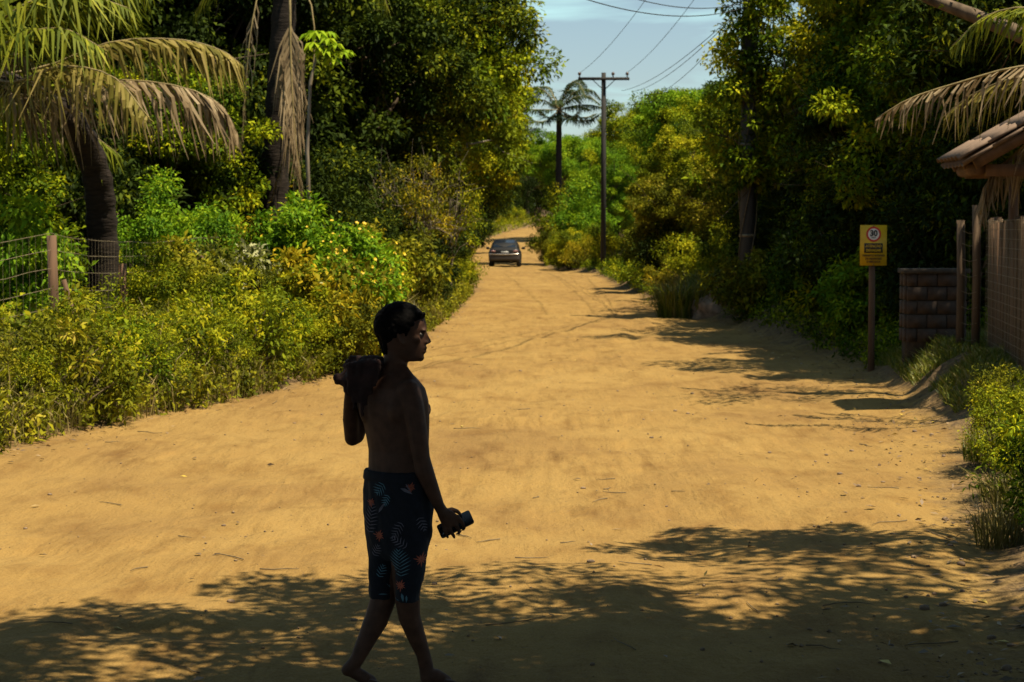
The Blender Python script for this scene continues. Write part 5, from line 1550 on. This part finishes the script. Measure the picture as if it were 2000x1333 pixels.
scatter_weeds('weeds', 'sunlit weeds fringing the far part of the road', 1900, far_strip, 26, .10, .6, mL_yellow, 64)

def bank_grass():
    r = np.random.default_rng(69); n = 14000
    y = 16 + 34 * r.random(n) ** 1.3; x = xl(y) - .05 - 3.2 * r.random(n) ** 1.3
    k = fbm(x * .9 + 40, y * .7, 3) > -.1; x, y = x[k], y[k]; n = len(x)
    P0 = np.stack([x, y, gh(x, y) - .02], 1); dirn = r.normal(size=(n, 3)) * np.array([1, 1, 0])
    hh = r.uniform(.25, 1.0, n) * np.clip((xl(y) - x) * .6 + .45, .3, 1.1)
    P1 = P0 + dirn * (hh * .10)[:, None] + np.array([0, 0, 1.]) * (hh * .65)[:, None]; P2 = P1 + dirn * (hh * .28)[:, None] + np.array([0, 0, 1.]) * (hh * .22)[:, None]
    LV = Leaves(); LV.strip(P0, P1, P2, r.uniform(.006, .016, n), unit(r.normal(size=(n, 3)) * np.array([1, 1, .1])), r.random(n))
    tag(obj('grass', LV.mesh('grass'), m_drygrass), 'tall thin grass stalks among the weeds on the bank', kind='stuff')
bank_grass()
def lawn():
    r = np.random.default_rng(66); n = 42000
    y = 19.5 + 9.5 * r.random(n) ** 1.2; x = xr(y) + .35 + 2.3 * r.random(n)
    keepm = fbm(x * 1.3, y * 1.1, 3) + .55 * (x - xr(y) - .6) > -.6
    x, y = x[keepm], y[keepm]; n = len(x)
    P0 = np.stack([x, y, gh(x, y) - .01], 1); dirn = r.normal(size=(n, 3)) * np.array([1, 1, 0])
    hh = .095 * r.uniform(.4, 1.5, n)
    P1 = P0 + dirn * (hh * .25)[:, None] + np.array([0, 0, 1.]) * (hh * .6)[:, None]; P2 = P1 + dirn * (hh * .35)[:, None] + np.array([0, 0, 1.]) * (hh * .4)[:, None]
    LV = Leaves(); LV.strip(P0, P1, P2, np.full(n, .010), unit(r.normal(size=(n, 3)) * np.array([1, 1, .1])), r.random(n))
    tag(obj('grass', LV.mesh('grass'), m_grass), 'short patchy grass on the bank in front of the board fence', kind='stuff')
lawn()

def pebbles():
    r = np.random.default_rng(67); mb = MB(); V, F = [], []
    n = 2600
    y = 8.6 + 22 * r.random(n) ** 1.7; x = xl(y) + (xr(y) - xl(y)) * r.random(n)
    e = r.random(n) < .35; x = np.where(e, xr(y) - np.abs(r.normal(size=n)) * .7, x)
    cl = fbm(x * .8, y * .8, 3) + r.normal(size=n) * .5; ok = cl > .1
    x, y = x[ok], y[ok]; n = len(x); z = gh(x, y)
    s = .004 + .010 * r.random(n) ** 3
    base = np.array([(1, 0, 0), (0, 1, 0), (-1, 0, 0), (0, -1, 0), (0, 0, .8), (0, 0, -.6)])
    f = np.array([(0, 1, 4), (1, 2, 4), (2, 3, 4), (3, 0, 4), (1, 0, 5), (2, 1, 5), (3, 2, 5), (0, 3, 5)])
    V = base[None] * (s[:, None, None] * r.uniform(.6, 1.4, (n, 6, 1))) + np.stack([x, y, z + s * .3], 1)[:, None]
    Fq = (f[None] + np.arange(n)[:, None, None] * 6).reshape(-1, 3)
    tag(obj('pebbles', new_mesh('pebbles', V.reshape(-1, 3), Fq, True), simple('pebble', (.17, .115, .07), .9, var=.4, scale=9)), 'small stones and crumbs strewn over the sand', kind='stuff')
    # fallen leaves and twigs
    n = 1500
    y = 8.7 + 40 * r.random(n) ** 1.5; side = r.random(n)
    x = np.where(side < .38, xl(y) + np.abs(r.normal(size=n)) * .35 - .15, np.where(side < .9, xr(y) - np.abs(r.normal(size=n)) * .45 + .25, xl(y) + (xr(y) - xl(y)) * r.random(n)))
    LV = Leaves(); d = unit(r.normal(size=(n, 3)) * np.array([1, 1, .18])); L = r.uniform(.03, .09, n)
    LV.add(np.stack([x, y, gh(x, y) + .012], 1), d, unit(np.array([0, 0, 1.]) + r.normal(size=(n, 3)) * .3), L, L * r.uniform(.08, .5, n), r.random(n), .2, 0)
    tag(obj('leaf_litter', LV.mesh('leaf_litter'), leafmat('dead_leaf', [(0, (.07, .045, .025)), (.6, (.17, .11, .06)), (.93, (.28, .19, .10)), (1, (.55, .40, .05))], .1)), 'dead leaves and twigs along the road edges', kind='stuff')
pebbles()
def twigs():
    r = np.random.default_rng(71); mb = MB()
    for i in range(60):
        y = 8.8 + 22 * r.random() ** 1.5; x = float(xl(y) + (xr(y) - xl(y)) * r.beta(.6, .5)); a = r.uniform(0, 6.28); L = r.uniform(.06, .35)
        P = [(x + math.cos(a) * L * t + r.normal() * .012, y + math.sin(a) * L * t + r.normal() * .012, gz(x + math.cos(a) * L * t, y + math.sin(a) * L * t) + .008) for t in (0, .35, .7, 1)]
        mb.tube(P, [.004, .0035, .003, .0015], 4)
    tag(mb.build('twigs', m_twig), 'dry twigs lying on the sand', kind='stuff')
    mb = MB()
    for i in range(110):
        y = 8.8 + 20 * r.random() ** 1.5; x = float(xl(y) + (xr(y) - xl(y)) * r.beta(.5, .4)); s_ = r.uniform(.010, .030)
        mb.ball((x, y, gz(x, y) + s_ * .2), (s_, s_ * r.uniform(.6, 1), s_ * r.uniform(.4, .7)), Matrix.Rotation(r.uniform(0, 6), 3, 'Z'), 7, 5)
    tag(mb.build('stones', simple('stone', (.16, .11, .075), .9, var=.4, scale=30, bump=.5)), 'scattered small stones on the sand', kind='stuff')
twigs()
